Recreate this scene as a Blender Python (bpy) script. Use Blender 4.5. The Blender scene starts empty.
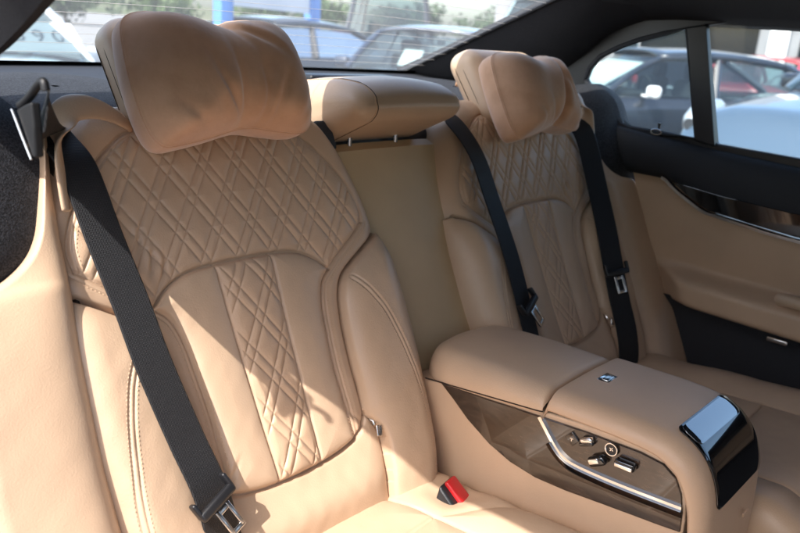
import bpy, bmesh, math, random
import numpy as np
from mathutils import Vector, Matrix
random.seed(7); RNG = np.random.default_rng(7)
R = math.radians
scene = bpy.context.scene
COL = scene.collection

# ------------------------------------------------------------------ camera
cam_d = bpy.data.cameras.new("camera"); cam = bpy.data.objects.new("camera", cam_d); COL.objects.link(cam)
scene.camera = cam
YAW, PIT, ROLL = R(48.42), R(17.25), R(4.39)
fw = Vector((math.sin(YAW)*math.cos(PIT), math.cos(YAW)*math.cos(PIT), -math.sin(PIT)))
rt = Vector((math.cos(YAW), -math.sin(YAW), 0)); up = rt.cross(fw)
r2 = rt*math.cos(ROLL)+up*math.sin(ROLL); u2 = -rt*math.sin(ROLL)+up*math.cos(ROLL)
cam.matrix_world = Matrix(((r2.x, u2.x, -fw.x, -.603), (r2.y, u2.y, -fw.y, -.626), (r2.z, u2.z, -fw.z, 1.226), (0, 0, 0, 1)))
cam_d.sensor_width = 36; cam_d.lens = 36*752/800
cam_d.clip_start = .02; cam_d.clip_end = 3000
cam_d.dof.use_dof = True; cam_d.dof.focus_distance = 1.02; cam_d.dof.aperture_fstop = 6.0

# ------------------------------------------------------------------ light
SUN = Vector((-1.0, -.14, 1.20)).normalized()
world = bpy.data.worlds.new("World"); scene.world = world; world.use_nodes = True
nt = world.node_tree; nt.nodes.clear()
sky = nt.nodes.new('ShaderNodeTexSky'); sky.sky_type = 'NISHITA'; sky.sun_disc = False
sky.sun_elevation = math.asin(SUN.z); sky.sun_rotation = math.atan2(SUN.x, SUN.y)
sky.air_density = 1.0; sky.dust_density = 3.0; sky.ozone_density = 1.0
bg = nt.nodes.new('ShaderNodeBackground'); bg.inputs[1].default_value = .125
wo = nt.nodes.new('ShaderNodeOutputWorld')
nt.links.new(sky.outputs[0], bg.inputs[0]); nt.links.new(bg.outputs[0], wo.inputs[0])
sd = bpy.data.lights.new("sun", 'SUN'); sun = bpy.data.objects.new("sun", sd); COL.objects.link(sun)
sd.energy = 2.0; sd.angle = R(.5); sd.color = (1, .96, .91)
sun.rotation_euler = SUN.to_track_quat('Z', 'Y').to_euler(); sun.location = (-6, 0, 8)
scene.view_settings.view_transform = 'Standard'; scene.view_settings.look = 'None'
scene.view_settings.exposure = 1.97; scene.view_settings.gamma = 1
scene.render.engine = 'CYCLES'
scene.cycles.max_bounces = 10; scene.cycles.transparent_max_bounces = 24
scene.cycles.use_denoising = True

# ------------------------------------------------------------------ materials
def mat(name, col, rough=.5, metal=0, spec=.5, coat=0, bump=None, var=None, sheen=0, coat_rough=.05):
    """bump: (scale, strength, distance[, detail]); var: (scale, second colour, low, high)"""
    m = bpy.data.materials.new(name); m.use_nodes = True
    t = m.node_tree; b = t.nodes['Principled BSDF']
    b.inputs['Base Color'].default_value = (*col, 1); b.inputs['Roughness'].default_value = rough
    b.inputs['Metallic'].default_value = metal; b.inputs['Specular IOR Level'].default_value = spec
    b.inputs['Coat Weight'].default_value = coat; b.inputs['Coat Roughness'].default_value = coat_rough
    b.inputs['Sheen Weight'].default_value = sheen
    tc = t.nodes.new('ShaderNodeTexCoord')
    if var:
        n = t.nodes.new('ShaderNodeTexNoise'); n.inputs['Scale'].default_value = var[0]; n.inputs['Detail'].default_value = 6
        rp = t.nodes.new('ShaderNodeMapRange'); rp.inputs[1].default_value = var[2]; rp.inputs[2].default_value = var[3]
        mx = t.nodes.new('ShaderNodeMix'); mx.data_type = 'RGBA'
        mx.inputs[6].default_value = (*col, 1); mx.inputs[7].default_value = (*var[1], 1)
        t.links.new(tc.outputs['Object'], n.inputs['Vector']); t.links.new(n.outputs[0], rp.inputs[0])
        t.links.new(rp.outputs[0], mx.inputs[0]); t.links.new(mx.outputs[2], b.inputs['Base Color'])
    if bump:
        n = t.nodes.new('ShaderNodeTexNoise'); n.inputs['Scale'].default_value = bump[0]
        n.inputs['Detail'].default_value = bump[3] if len(bump) > 3 else 3
        bp = t.nodes.new('ShaderNodeBump'); bp.inputs['Strength'].default_value = bump[1]; bp.inputs['Distance'].default_value = bump[2]
        t.links.new(tc.outputs['Object'], n.inputs['Vector']); t.links.new(n.outputs[0], bp.inputs['Height'])
        t.links.new(bp.outputs[0], b.inputs['Normal'])
    return m

def leather(name, col, rough=.42):
    m = mat(name, col, rough, spec=.45, var=(9, tuple(c*.9 for c in col), .35, .7))
    t = m.node_tree; b = t.nodes['Principled BSDF']; tc = t.nodes['Texture Coordinate']
    v = t.nodes.new('ShaderNodeTexVoronoi'); v.inputs['Scale'].default_value = 480; v.feature = 'SMOOTH_F1'
    n = t.nodes.new('ShaderNodeTexNoise'); n.inputs['Scale'].default_value = 60; n.inputs['Detail'].default_value = 4
    b1 = t.nodes.new('ShaderNodeBump'); b1.inputs['Strength'].default_value = .30; b1.inputs['Distance'].default_value = .0006
    b2 = t.nodes.new('ShaderNodeBump'); b2.inputs['Strength'].default_value = .10; b2.inputs['Distance'].default_value = .002
    t.links.new(tc.outputs['Object'], v.inputs['Vector']); t.links.new(tc.outputs['Object'], n.inputs['Vector'])
    t.links.new(v.outputs[0], b1.inputs['Height']); t.links.new(n.outputs[0], b2.inputs['Height'])
    t.links.new(b2.outputs[0], b1.inputs['Normal']); t.links.new(b1.outputs[0], b.inputs['Normal'])
    return m

def weave(name, col, scale, strength, rough=.6, lo=.35):
    """woven cloth: fine ribs across and along"""
    m = mat(name, col, rough, spec=.4)
    t = m.node_tree; b = t.nodes['Principled BSDF']; tc = t.nodes['Texture Coordinate']
    ws = []
    for ax, sc in (('X', scale), ('Z', scale*1.3)):
        w = t.nodes.new('ShaderNodeTexWave'); w.bands_direction = ax; w.inputs['Scale'].default_value = sc
        w.inputs['Distortion'].default_value = .6; w.inputs['Detail'].default_value = 1
        t.links.new(tc.outputs['Object'], w.inputs['Vector']); ws.append(w)
    mu = t.nodes.new('ShaderNodeMath'); mu.operation = 'MULTIPLY'
    t.links.new(ws[0].outputs[1], mu.inputs[0]); t.links.new(ws[1].outputs[1], mu.inputs[1])
    bp = t.nodes.new('ShaderNodeBump'); bp.inputs['Strength'].default_value = strength; bp.inputs['Distance'].default_value = .0012
    t.links.new(mu.outputs[0], bp.inputs['Height']); t.links.new(bp.outputs[0], b.inputs['Normal'])
    mx = t.nodes.new('ShaderNodeMix'); mx.data_type = 'RGBA'
    mx.inputs[6].default_value = (*[c*lo for c in col], 1); mx.inputs[7].default_value = (*[min(1, c*1.6) for c in col], 1)
    t.links.new(mu.outputs[0], mx.inputs[0]); t.links.new(mx.outputs[2], b.inputs['Base Color'])
    return m

def glass(name, tint, gloss=.35, rough=.01, dust_haze=0.0):
    """clear pane: mostly transparent, a little reflection, a translucent veil of dusty haze put in to brighten the view"""
    m = bpy.data.materials.new(name); m.use_nodes = True; t = m.node_tree; t.nodes.clear()
    o = t.nodes.new('ShaderNodeOutputMaterial'); mx = t.nodes.new('ShaderNodeMixShader')
    tr = t.nodes.new('ShaderNodeBsdfTransparent'); tr.inputs[0].default_value = (*tint, 1)
    g = t.nodes.new('ShaderNodeBsdfGlossy'); g.inputs['Roughness'].default_value = rough
    fr = t.nodes.new('ShaderNodeFresnel'); fr.inputs[0].default_value = 1.45
    ad = t.nodes.new('ShaderNodeMath'); ad.operation = 'MULTIPLY'; ad.inputs[1].default_value = gloss
    t.links.new(fr.outputs[0], ad.inputs[0]); t.links.new(ad.outputs[0], mx.inputs[0])
    t.links.new(tr.outputs[0], mx.inputs[1]); t.links.new(g.outputs[0], mx.inputs[2])
    last = mx.outputs[0]
    if dust_haze:
        tl = t.nodes.new('ShaderNodeBsdfTranslucent'); tl.inputs[0].default_value = (.85, .9, .92, 1)
        m2 = t.nodes.new('ShaderNodeMixShader'); m2.inputs[0].default_value = dust_haze
        t.links.new(last, m2.inputs[1]); t.links.new(tl.outputs[0], m2.inputs[2]); last = m2.outputs[0]
    t.links.new(last, o.inputs[0])
    return m

def wood(name):
    m = mat(name, (.035, .02, .013), .25, spec=.5, coat=1.0, coat_rough=.02)
    t = m.node_tree; b = t.nodes['Principled BSDF']; tc = t.nodes['Texture Coordinate']
    mp = t.nodes.new('ShaderNodeMapping'); mp.inputs['Scale'].default_value = (1, 5, 26); mp.inputs['Rotation'].default_value = (R(-12), 0, 0)
    n = t.nodes.new('ShaderNodeTexNoise'); n.inputs['Scale'].default_value = 9; n.inputs['Detail'].default_value = 8; n.inputs['Distortion'].default_value = .8
    rp = t.nodes.new('ShaderNodeValToRGB')
    rp.color_ramp.elements[0].position = .35; rp.color_ramp.elements[0].color = (.010, .006, .004, 1)
    rp.color_ramp.elements[1].position = .68; rp.color_ramp.elements[1].color = (.052, .031, .020, 1)
    t.links.new(tc.outputs['Object'], mp.inputs[0]); t.links.new(mp.outputs[0], n.inputs['Vector'])
    t.links.new(n.outputs[0], rp.inputs[0]); t.links.new(rp.outputs[0], b.inputs['Base Color'])
    return m

TAN = (.57, .391, .262)
LEATHER = leather('tan_leather', TAN)
LEATHER2 = leather('tan_leather_smooth', (.57, .402, .274), .38)
STITCH = mat('tan_thread', (.60, .40, .26), .7)
SUEDE = mat('tan_suede', (.70, .415, .26), .95, spec=.15, sheen=.6, bump=(150, .35, .0014, 6), var=(30, (.63, .36, .22), .38, .62))
PANELVINYL = leather('tan_vinyl', (.53, .37, .205), .5)
BELT = weave('black_webbing', (.012, .0125, .016), 170, .7, .5)
BPLAST = mat('black_plastic', (.012, .012, .014), .38, bump=(400, .15, .0006))
BSOFT = mat('dark_soft_trim', (.017, .018, .023), .7, bump=(700, .3, .0008))
BCLOTH = mat('dark_headliner_cloth', (.022, .022, .027), .95, bump=(900, .5, .001), var=(500, (.012, .012, .015), .35, .65))
SPECK = mat('dark_speckled_cloth', (.030, .031, .038), .9, bump=(480, .6, .002), var=(430, (.004, .004, .006), .38, .60))
BDARK = mat('dark_guide_plastic', (.005, .005, .006), .5)
PIANO = mat('gloss_black', (.006, .006, .007), .06, coat=1, coat_rough=.02)
SCREEN = mat('display_glass', (.01, .014, .02), .04, spec=1.0, coat=1, coat_rough=.01); SCREEN.node_tree.nodes['Principled BSDF'].inputs['IOR'].default_value = 2.2
CHROME = mat('satin_chrome', (.78, .78, .77), .14, metal=1)
STEEL = mat('bright_steel', (.70, .69, .67), .22, metal=1)
RED = mat('red_plastic', (.62, .018, .022), .32, coat=.3)
WOOD = wood('dark_ash_veneer')
GAP = mat('dark_gap', (.03, .018, .012), .9)
CARPET = mat('dark_carpet', (.02, .018, .017), .95, bump=(300, .6, .003))
GLASS = glass('window_glass', (.94, .99, .99), .35, .01, .04)
REARGLASS = glass('dust_hazed_rear_glass', (.94, .99, .99), .25, .01, .06)  # last value: veil of haze laid over the view behind
HEATER = mat('heater_wire', (.50, .46, .42), .5)

# ------------------------------------------------------------------ mesh helpers
def mesh_np(name, V, F, m, parent=None, smooth=True):
    me = bpy.data.meshes.new(name)
    V = np.asarray(V, float)
    if isinstance(F, np.ndarray) and F.ndim == 2:
        n, k = F.shape
        me.vertices.add(len(V)); me.vertices.foreach_set('co', V.ravel())
        me.loops.add(n*k); me.loops.foreach_set('vertex_index', F.ravel().astype(np.int32))
        me.polygons.add(n); me.polygons.foreach_set('loop_start', np.arange(0, n*k, k, dtype=np.int32))
        me.update(calc_edges=True)
    else:
        me.from_pydata([tuple(v) for v in V], [], [tuple(int(i) for i in f) for f in F])
    me.validate()
    me.materials.append(m)
    if smooth: me.polygons.foreach_set('use_smooth', [True]*len(me.polygons))
    o = bpy.data.objects.new(name, me); COL.objects.link(o)
    if parent: o.parent = parent
    return o

def tag(o, label=None, cat=None, group=None, kind=None):
    if label: o['label'] = label
    if cat: o['category'] = cat
    if group: o['group'] = group
    if kind: o['kind'] = kind
    return o

def thing(name, label, cat, loc=(0, 0, 0), rz=0, group=None):
    o = bpy.data.objects.new(name, None); COL.objects.link(o)
    o.location = loc; o.rotation_euler = (0, 0, rz); o.empty_display_size = .1
    return tag(o, label, cat, group)

class MB:
    """collects pieces, then becomes ONE mesh object"""
    def __init__(s): s.V = []; s.F = []
    def add(s, V, F):
        b = len(s.V); s.V += [tuple(v) for v in V]; s.F += [tuple(b+int(i) for i in f) for f in F]; return s
    def box(s, c, d, rot=None, r=0.0, seg=3):
        bm = bmesh.new(); bmesh.ops.create_cube(bm, size=1)
        for v in bm.verts: v.co = Vector((v.co.x*d[0], v.co.y*d[1], v.co.z*d[2]))
        if r > 0: bmesh.ops.bevel(bm, geom=list(bm.edges), offset=r, segments=seg, profile=.5, affect='EDGES')
        M = Matrix.Translation(Vector(c)) @ (rot.to_4x4() if rot else Matrix.Identity(4))
        bm.transform(M); bm.verts.index_update()
        s.add([v.co for v in bm.verts], [[v.index for v in f.verts] for f in bm.faces]); bm.free(); return s
    def tube(s, pts, rad, n=8, cap=True):
        pts = [Vector(p) for p in pts]; k = len(pts); V = []; F = []
        nrm = None
        for i, p in enumerate(pts):
            t = (pts[min(i+1, k-1)]-pts[max(i-1, 0)]).normalized()
            if nrm is None:
                a = Vector((0, 0, 1)) if abs(t.z) < .9 else Vector((1, 0, 0)); nrm = t.cross(a).normalized()
            else: nrm = (nrm - t*nrm.dot(t)).normalized()
            bi = t.cross(nrm); rr = rad[i] if hasattr(rad, '__len__') else rad
            for j in range(n):
                an = 2*math.pi*j/n; V.append(p+(nrm*math.cos(an)+bi*math.sin(an))*rr)
        for i in range(k-1):
            for j in range(n): F.append((i*n+j, i*n+(j+1) % n, (i+1)*n+(j+1) % n, (i+1)*n+j))
        if cap: F.append(tuple(range(n-1, -1, -1))); F.append(tuple((k-1)*n+j for j in range(n)))
        return s.add(V, F)
    def ribbon(s, pts, wid, th):
        """flat strap: centre points, width vectors, thickness"""
        pts = [Vector(p) for p in pts]; k = len(pts); V = []; F = []
        for i, p in enumerate(pts):
            t = (pts[min(i+1, k-1)]-pts[max(i-1, 0)]).normalized()
            w = Vector(wid[i] if isinstance(wid, list) else wid); wl = w.length
            w = (w-t*w.dot(t)).normalized()*wl; n = t.cross(w).normalized()*th
            V += [p-w/2-n/2, p-w*.46+n/2, p+w*.46+n/2, p+w/2-n/2]
        for i in range(k-1):
            for j in range(4): F.append((i*4+j, i*4+(j+1) % 4, (i+1)*4+(j+1) % 4, (i+1)*4+j))
        F.append((3, 2, 1, 0)); F.append(tuple((k-1)*4+j for j in range(4)))
        return s.add(V, F)
    def grid(s, P):
        """P: rows of points"""
        a = len(P); b = len(P[0])
        return s.add([p for row in P for p in row], [(i*b+j, i*b+j+1, (i+1)*b+j+1, (i+1)*b+j) for i in range(a-1) for j in range(b-1)])
    def build(s, name, m, parent=None, smooth=True, bevel=0, subd=0, flip=False):
        o = mesh_np(name, s.V, [f[::-1] for f in s.F] if flip else s.F, m, parent, smooth)
        if bevel:
            b = o.modifiers.new('bevel', 'BEVEL'); b.width = bevel; b.segments = 3; b.limit_method = 'ANGLE'; b.angle_limit = R(35)
        if subd:
            b = o.modifiers.new('sub', 'SUBSURF'); b.levels = subd; b.render_levels = subd
        if smooth and not subd:
            try:
                o.data.set_sharp_from_angle(angle=R(40))
            except Exception: pass
        return o

def plate(outer, holes, th, to3, name, m, parent=None, bevel=0):
    """flat sheet with openings, given thickness along to3's third argument"""
    bm = bmesh.new(); loops = []
    for lp in [outer]+list(holes):
        vs = [bm.verts.new((a, b, 0)) for a, b in lp]
        for i in range(len(vs)): bm.edges.new((vs[i], vs[(i+1) % len(vs)]))
        loops.append(vs)
    bmesh.ops.triangle_fill(bm, use_beauty=True, edges=list(bm.edges))
    bm.verts.index_update()
    base = [(v.co.x, v.co.y) for v in bm.verts]; n = len(base)
    tris = [[v.index for v in f.verts] for f in bm.faces]
    V = [to3(a, b, 0) for a, b in base]+[to3(a, b, th) for a, b in base]
    F = [t for t in tris]+[[i+n for i in t[::-1]] for t in tris]
    for vs in loops:
        ids = [v.index for v in vs]
        for i in range(len(ids)):
            a, b = ids[i], ids[(i+1) % len(ids)]; F.append([a, b, b+n, a+n])
    bm.free()
    bm = bmesh.new(); vv = [bm.verts.new(p) for p in V]
    for f in F:
        try: bm.faces.new([vv[i] for i in f])
        except ValueError: pass
    bmesh.ops.recalc_face_normals(bm, faces=list(bm.faces)); bm.verts.index_update()
    mb = MB(); mb.add([v.co for v in bm.verts], [[v.index for v in f.verts] for f in bm.faces]); bm.free()
    return mb.build(name, m, parent, smooth=False, bevel=bevel)

def crom(P, n=10, closed=False):
    """Catmull-Rom through points (numpy k x d)"""
    P = np.asarray(P, float); k = len(P); out = []
    rng = range(k) if closed else range(k-1)
    for i in rng:
        if closed: a, b, c, d = P[(i-1) % k], P[i], P[(i+1) % k], P[(i+2) % k]
        else: a, b, c, d = P[max(i-1, 0)], P[i], P[i+1], P[min(i+2, k-1)]
        for t in np.arange(n)/n:
            out.append(.5*((2*b)+(-a+c)*t+(2*a-5*b+4*c-d)*t*t+(-a+3*b-3*c+d)*t**3))
    if not closed: out.append(P[-1])
    return np.array(out)

def mir(P): return [(-a, b) for a, b in P]

def dist_poly(U, Vv, L):
    """distance from points to a polyline"""
    d = np.full(U.shape, 9.)
    L = np.asarray(L)
    for (ax, ay), (bx, by) in zip(L[:-1], L[1:]):
        ex, ey = bx-ax, by-ay; q = ex*ex+ey*ey+1e-12
        t = np.clip(((U-ax)*ex+(Vv-ay)*ey)/q, 0, 1)
        d = np.minimum(d, np.hypot(U-ax-t*ex, Vv-ay-t*ey))
    return d

def in_poly(U, Vv, P):
    c = np.zeros(U.shape, bool); P = np.asarray(P); k = len(P)
    for i in range(k):
        (ax, ay), (bx, by) = P[i], P[(i+1) % k]
        if ay == by: continue
        c ^= ((ay > Vv) != (by > Vv)) & (U < (bx-ax)*(Vv-ay)/(by-ay)+ax)
    return c

def sstep(a, b, x):
    t = np.clip((x-a)/(b-a), 0, 1); return t*t*(3-2*t)

def vnoise(U, V, s, seed):
    """smooth sum-of-waves noise, about -1..1"""
    g = np.random.default_rng(seed); out = 0
    for k in range(7):
        a = g.uniform(0, 6.28); f = s*g.uniform(.6, 1.7); out = out+np.sin(f*(U*np.cos(a)+V*np.sin(a))+g.uniform(0, 6.28))
    return out/3.2

T = R(26.4); ST, CT = math.sin(T), math.cos(T)
def S(u, v, w=0, x0=0):           # seat-back coordinates: across, up the back, out towards the sitter
    return (x0+u, v*ST-w*CT, .5+v*CT+w*ST)
def Snp(U, V, W): return np.stack([U, V*ST-W*CT, .5+V*CT+W*ST], -1)

def stitches(lines, hfun, to3, name, m, parent, pitch=.0052, ln=.0034, r=.00055, lift=.0004):
    V = []; F = []
    for L in lines:
        L = np.asarray(L); seg = np.hypot(*(np.diff(L, axis=0)).T); cum = np.concatenate([[0], np.cumsum(seg)])
        for s in np.arange(0, cum[-1]-ln, pitch):
            a = np.array([np.interp(s, cum, L[:, 0]), np.interp(s, cum, L[:, 1])])
            b = np.array([np.interp(s+ln, cum, L[:, 0]), np.interp(s+ln, cum, L[:, 1])])
            t = (b-a)/max(1e-9, np.hypot(*(b-a))); n = np.array([-t[1], t[0]])
            base = len(V)
            for q, o, h in ((a, 0, -.4), (a+(b-a)*.3, 1, 0), (a+(b-a)*.3, -1, 0), (a+(b-a)*.3, 0, 1), (b-(b-a)*.3, 1, 0), (b-(b-a)*.3, -1, 0), (b-(b-a)*.3, 0, 1), (b, 0, -.4)):
                p = q+n*o*r; V.append(to3(p[0], p[1], hfun(q[0], q[1])+lift+h*r))
            F += [(base, base+3, base+1), (base, base+2, base+3), (base+1, base+3, base+6, base+4), (base+3, base+2, base+5, base+6), (base+7, base+4, base+6), (base+7, base+6, base+5)]
    return mesh_np(name, V, F, m, parent)

def offset_line(L, d):
    L = np.asarray(L, float); t = np.gradient(L, axis=0); t /= np.hypot(t[:, 0], t[:, 1])[:, None]+1e-12
    return L+np.stack([-t[:, 1], t[:, 0]], -1)*d

# ================================================================== THE SETTING: ground
def ground_mat():
    m = mat('ground_asphalt', (.16, .155, .145), .9, bump=(60, .5, .01), var=(2.0, (.22, .21, .20), .35, .65))
    return m
GZ = -.13
mb = MB(); mb.grid([[(x, y, GZ) for x in (-400, -20, 0, 20, 60, 1500)] for y in (-400, -10, 5, 20, 60, 1500)])
g = mb.build('ground', ground_mat(), smooth=False, flip=False); tag(g, kind='structure')

# ================================================================== REAR SEAT (one is built, the far one is a mirrored copy)
def build_seat():
    root = thing('rear_seat', 'tan leather rear seat nearest us, partly in bright sunlight, with quilted backrest', 'car seat', (0, 0, 0), group='outer rear seats')
    # ---- outlines in seat-back coordinates (metres)
    prof_v = [-.05, .0, .06, .15, .27, .38, .455, .52, .586, .625, .655, .678, .692]
    prof_h = [.235, .245, .257, .275, .289, .290, .284, .276, .256, .236, .214, .186, .16]
    hw = lambda v: np.interp(v, pv_f, ph_f)
    pf = crom(np.stack([prof_v, prof_h], -1), 8); pv_f, ph_f = pf[:, 0], pf[:, 1]
    arc_r = crom([(0, .4575), (.05, .4565), (.09, .452), (.122, .438), (.147, .416)], 8)
    arc = np.concatenate([np.array(mir(arc_r))[::-1], arc_r[1:]])
    side_r = crom([(.147, .416), (.128, .398), (.117, .365), (.112, .32), (.108, .27), (.108, .21), (.109, .164)], 8)
    low_r = crom([(0, .1465), (.04, .1475), (.08, .152), (.109, .160), (.127, .171), (.139, .19)], 6)
    low = np.concatenate([np.array(mir(low_r))[::-1], low_r[1:]])
    up_r = crom([(.147, .416), (.168, .432), (.2, .453), (.234, .478)], 6)
    pipe_r = crom([(.234, .478), (.236, .505), (.226, .535), (.208, .566), (.185, .596), (.155, .625), (.11, .648), (.0, .655)], 8)
    gap_r = crom([(.262, .457), (.215, .430), (.172, .402), (.155, .372), (.148, .334), (.144, .29), (.142, .25), (.141, .215), (.139, .19)], 8)
    zip_r = crom([(.139, .19), (.148, .176), (.155, .158), (.1555, .135), (.150, .10), (.143, .05), (.142, -.06)], 8)
    str_r = np.array([(.047, .4568), (.044, .36), (.041, .25), (.0375, .1475)])
    bst_r = crom([(.178, .395), (.196, .366), (.213, .333), (.226, .29), (.234, .249), (.2405, .20), (.2405, .145), (.234, .09), (.222, .02)], 8)
    # ---- grid
    N, Mv = 460, 470
    s = np.linspace(-1, 1, N); vv = np.linspace(-.045, .692, Mv)
    SS, VV = np.meshgrid(s, vv); UU = SS*hw(VV); A = np.abs(UU)
    d_arc = dist_poly(UU, VV, arc); d_low = dist_poly(UU, VV, low); d_side = dist_poly(A, VV, side_r)
    d_up = dist_poly(A, VV, up_r); d_pipe = dist_poly(A, VV, pipe_r); d_gap = dist_poly(A, VV, gap_r)
    d_zip = dist_poly(A, VV, zip_r); d_str = dist_poly(A, VV, str_r); d_bst = dist_poly(A, VV, bst_r)
    P_panel = np.concatenate([arc_r, side_r[1:], np.array([(.109, .160)]), low_r[low_r[:, 0] < .1085][::-1]])
    P_panel = np.concatenate([P_panel, np.array([(-.001, .1465), (-.001, .4575)])])
    P_quilt = np.concatenate([arc_r, up_r[1:], pipe_r[1:], np.array([(-.001, .655), (-.001, .4575)])])
    P_bol = np.concatenate([gap_r, zip_r[1:], np.array([(.5, -.06), (.5, .457)])])
    P_low = np.concatenate([np.array([(-.001, .1465)]), low_r, zip_r[1:], np.array([(-.001, -.06)])])
    P_strip = np.array([(-.001, .47), (.047, .47), (.047, .4568), (.044, .36), (.041, .25), (.0375, .1475), (.037, .13), (-.001, .13)])
    def regions(U, V):
        a = np.abs(U); reg = np.zeros(U.shape, int)        # 0 shoulder
        pn = in_poly(a, V, P_panel); bo = in_poly(a, V, P_bol); lo = in_poly(a, V, P_low); qu = in_poly(a, V, P_quilt)
        band = (V < .5) & ~pn & ~bo & ~lo & ~qu & (V < .478+.0*a)
        reg[band] = np.where(U[band] > 0, 1, 8); reg[qu] = 2; reg[pn] = 3; reg[pn & in_poly(a, V, P_strip)] = 4
        reg[bo & (U > 0)] = 5; reg[bo & (U < 0)] = 6; reg[lo] = 7
        return reg
    reg = regions(UU, VV)
    W = np.zeros_like(UU)
    W += .004*np.cos(VV*9)+.010*sstep(.10, .30, A)*sstep(.75, .4, VV)
    bol = (reg == 5) | (reg == 6)
    W += np.where(bol, .020*(1-np.exp(-d_gap/.022))*sstep(-.05, .12, VV)+.006*(1-np.exp(-d_zip/.02)), 0)
    # lower back swells towards the sitter, then tucks under
    W += np.where(reg == 7, .016*np.exp(-((VV-.095)/.035)**2)*(1-np.exp(-d_low/.02))*(1-np.exp(-d_zip/.02)), 0)
    # every upholstered field puffs up between its seams
    dm = np.minimum.reduce([d_arc, d_low, np.where(VV < .43, d_side, 9), d_up, d_pipe, d_gap, d_zip])
    dm2 = np.where((reg == 3) | (reg == 4), np.minimum(dm, d_str), dm)
    W += .0055*(1-np.exp(-dm2/.013))
    # the centre panel stands a little above the band round it
    W += np.where((reg == 3) | (reg == 4), .006*(1-np.exp(-dm/.005)), 0)
    groove = lambda d, w: np.exp(-(d/w)**2)
    W -= .0045*groove(d_arc, .0022)+.006*groove(d_low, .0028)+.0028*groove(np.where(VV < .43, d_side, 9), .0018)
    W -= .0026*groove(d_up, .0018)+.003*groove(d_pipe, .0018)+.014*groove(d_gap, .0030)*sstep(.17, .25, VV)+.004*groove(d_zip, .0024)
    W -= .0028*groove(np.where((reg == 3) | (reg == 4), d_str, 9), .0016)
    W -= .0018*(groove(np.abs(d_bst-.0035), .0014))
    # second line of the double seams round the panel
    W -= .0014*groove(np.abs(np.minimum(np.where(VV < .416, d_side, 9), d_up)-.0075), .0013)*((reg == 1) | (reg == 8))
    W -= .0012*groove(np.abs(d_pipe-.006), .0012)*(reg == 2)
    # argyle quilting: two families of paired seams
    k = 1.58; nn = math.sqrt(1+k*k); per = .0475; pair = .0138
    dq = np.full(UU.shape, 9.)
    for sg in (1, -1):
        ph = (sg*k*UU-VV+.020)/nn+per*50+.006
        f = np.mod(ph, per)
        for off in (0., pair): dq = np.minimum(dq, np.minimum(np.abs(f-off), per-np.abs(f-off)))
    qm = (reg == 2)*np.clip(np.minimum(np.minimum(d_arc, d_pipe), d_up)/.009, 0, 1)+(reg == 4)*np.clip(np.minimum(np.minimum(d_str, d_low), d_arc)/.010, 0, 1)
    W += qm*(.0024*(1-np.exp(-(dq/.0045)**1.3))-.0010*groove(dq, .0011)-.0008)
    # creases and wear
    W += .0006*vnoise(UU, VV, 45, 3)+.00022*vnoise(UU, VV, 150, 4)
    for cu, cv, an, ln_, amp in ((-.147, .50, 1.2, .02, .003), (-.135, .475, 1.25, .018, .0035), (-.12, .465, 1.3, .018, .003), (-.105, .18, .9, .02, .0022), (.12, .19, 2.2, .02, .0018), (-.03, .17, 1.4, .015, .001)):
        a_ = (UU-cu)*math.cos(an)+(VV-cv)*math.sin(an); b_ = -(UU-cu)*math.sin(an)+(VV-cv)*math.cos(an)
        W -= amp*np.exp(-(a_/ln_)**2-(b_/.0035)**2)-amp*.7*np.exp(-(a_/ln_)**2-((b_-.006)/.004)**2)
    # rolled edges
    e = np.clip((np.abs(SS)-.80)/.20, 0, 1); W -= .075*(1-np.sqrt(1-np.minimum(e, .9995)**2))*sstep(-.03, .05, VV)
    e = np.clip((VV-.630)/.062, 0, 1); W -= .055*(1-np.sqrt(1-np.minimum(e, .9995)**2))
    W -= .05*(1-sstep(-.05, .055, VV))
    def hfun(u, v):
        i = int(np.clip(round((v-vv[0])/(vv[1]-vv[0])), 0, Mv-1)); h = float(hw(v))
        j = int(np.clip(round((u/h+1)/2*(N-1)), 0, N-1)); return float(W[i, j])
    # side walls: extra columns and rows run straight back
    def ext(Q, l, r_): return np.concatenate([l, Q, r_], 1)
    Wb = np.full((Mv, 1), -.15)
    U3 = ext(UU, UU[:, :1], UU[:, -1:]); V3 = ext(VV, VV[:, :1], VV[:, -1:]); W3 = ext(W, Wb, Wb)
    U3 = np.concatenate([U3, U3[-1:]]); V3 = np.concatenate([V3, V3[-1:]+.004]); W3 = np.concatenate([W3, np.full((1, N+2), -.15)])
    XYZ = Snp(U3, V3, W3); rows, cols = U3.shape
    idx = np.arange(rows*cols).reshape(rows, cols)
    Fq = np.stack([idx[:-1, :-1], idx[:-1, 1:], idx[1:, 1:], idx[1:, :-1]], -1).reshape(-1, 4)
    uc = U3.ravel()[Fq].mean(1); vc = V3.ravel()[Fq].mean(1); rf = regions(np.clip(uc, -.4, .4), np.minimum(vc, .69))
    flat = XYZ.reshape(-1, 3)
    gu = np.gradient(XYZ, axis=1); gv = np.gradient(XYZ, axis=0); NR = np.cross(gu, gv)
    NR /= np.linalg.norm(NR, axis=-1, keepdims=True)+1e-12; NR = NR.reshape(-1, 3)
    for rid, nm, m in ((0, 'shoulder_panel', LEATHER), (1, 'panel_surround', LEATHER), (8, 'panel_surround', LEATHER), (2, 'quilted_panel', LEATHER), (3, 'centre_panel', LEATHER2),
                       (4, 'quilted_strip', LEATHER), (5, 'side_bolster', LEATHER2), (6, 'side_bolster', LEATHER2), (7, 'lower_backrest', LEATHER2)):
        f = Fq[rf == rid]; used, inv = np.unique(f, return_inverse=True)
        o = mesh_np(nm, flat[used], inv.reshape(-1, 4), m, root); o.data.normals_split_custom_set_from_vertices([tuple(q) for q in NR[used]])
    # thread
    lines = []
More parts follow.
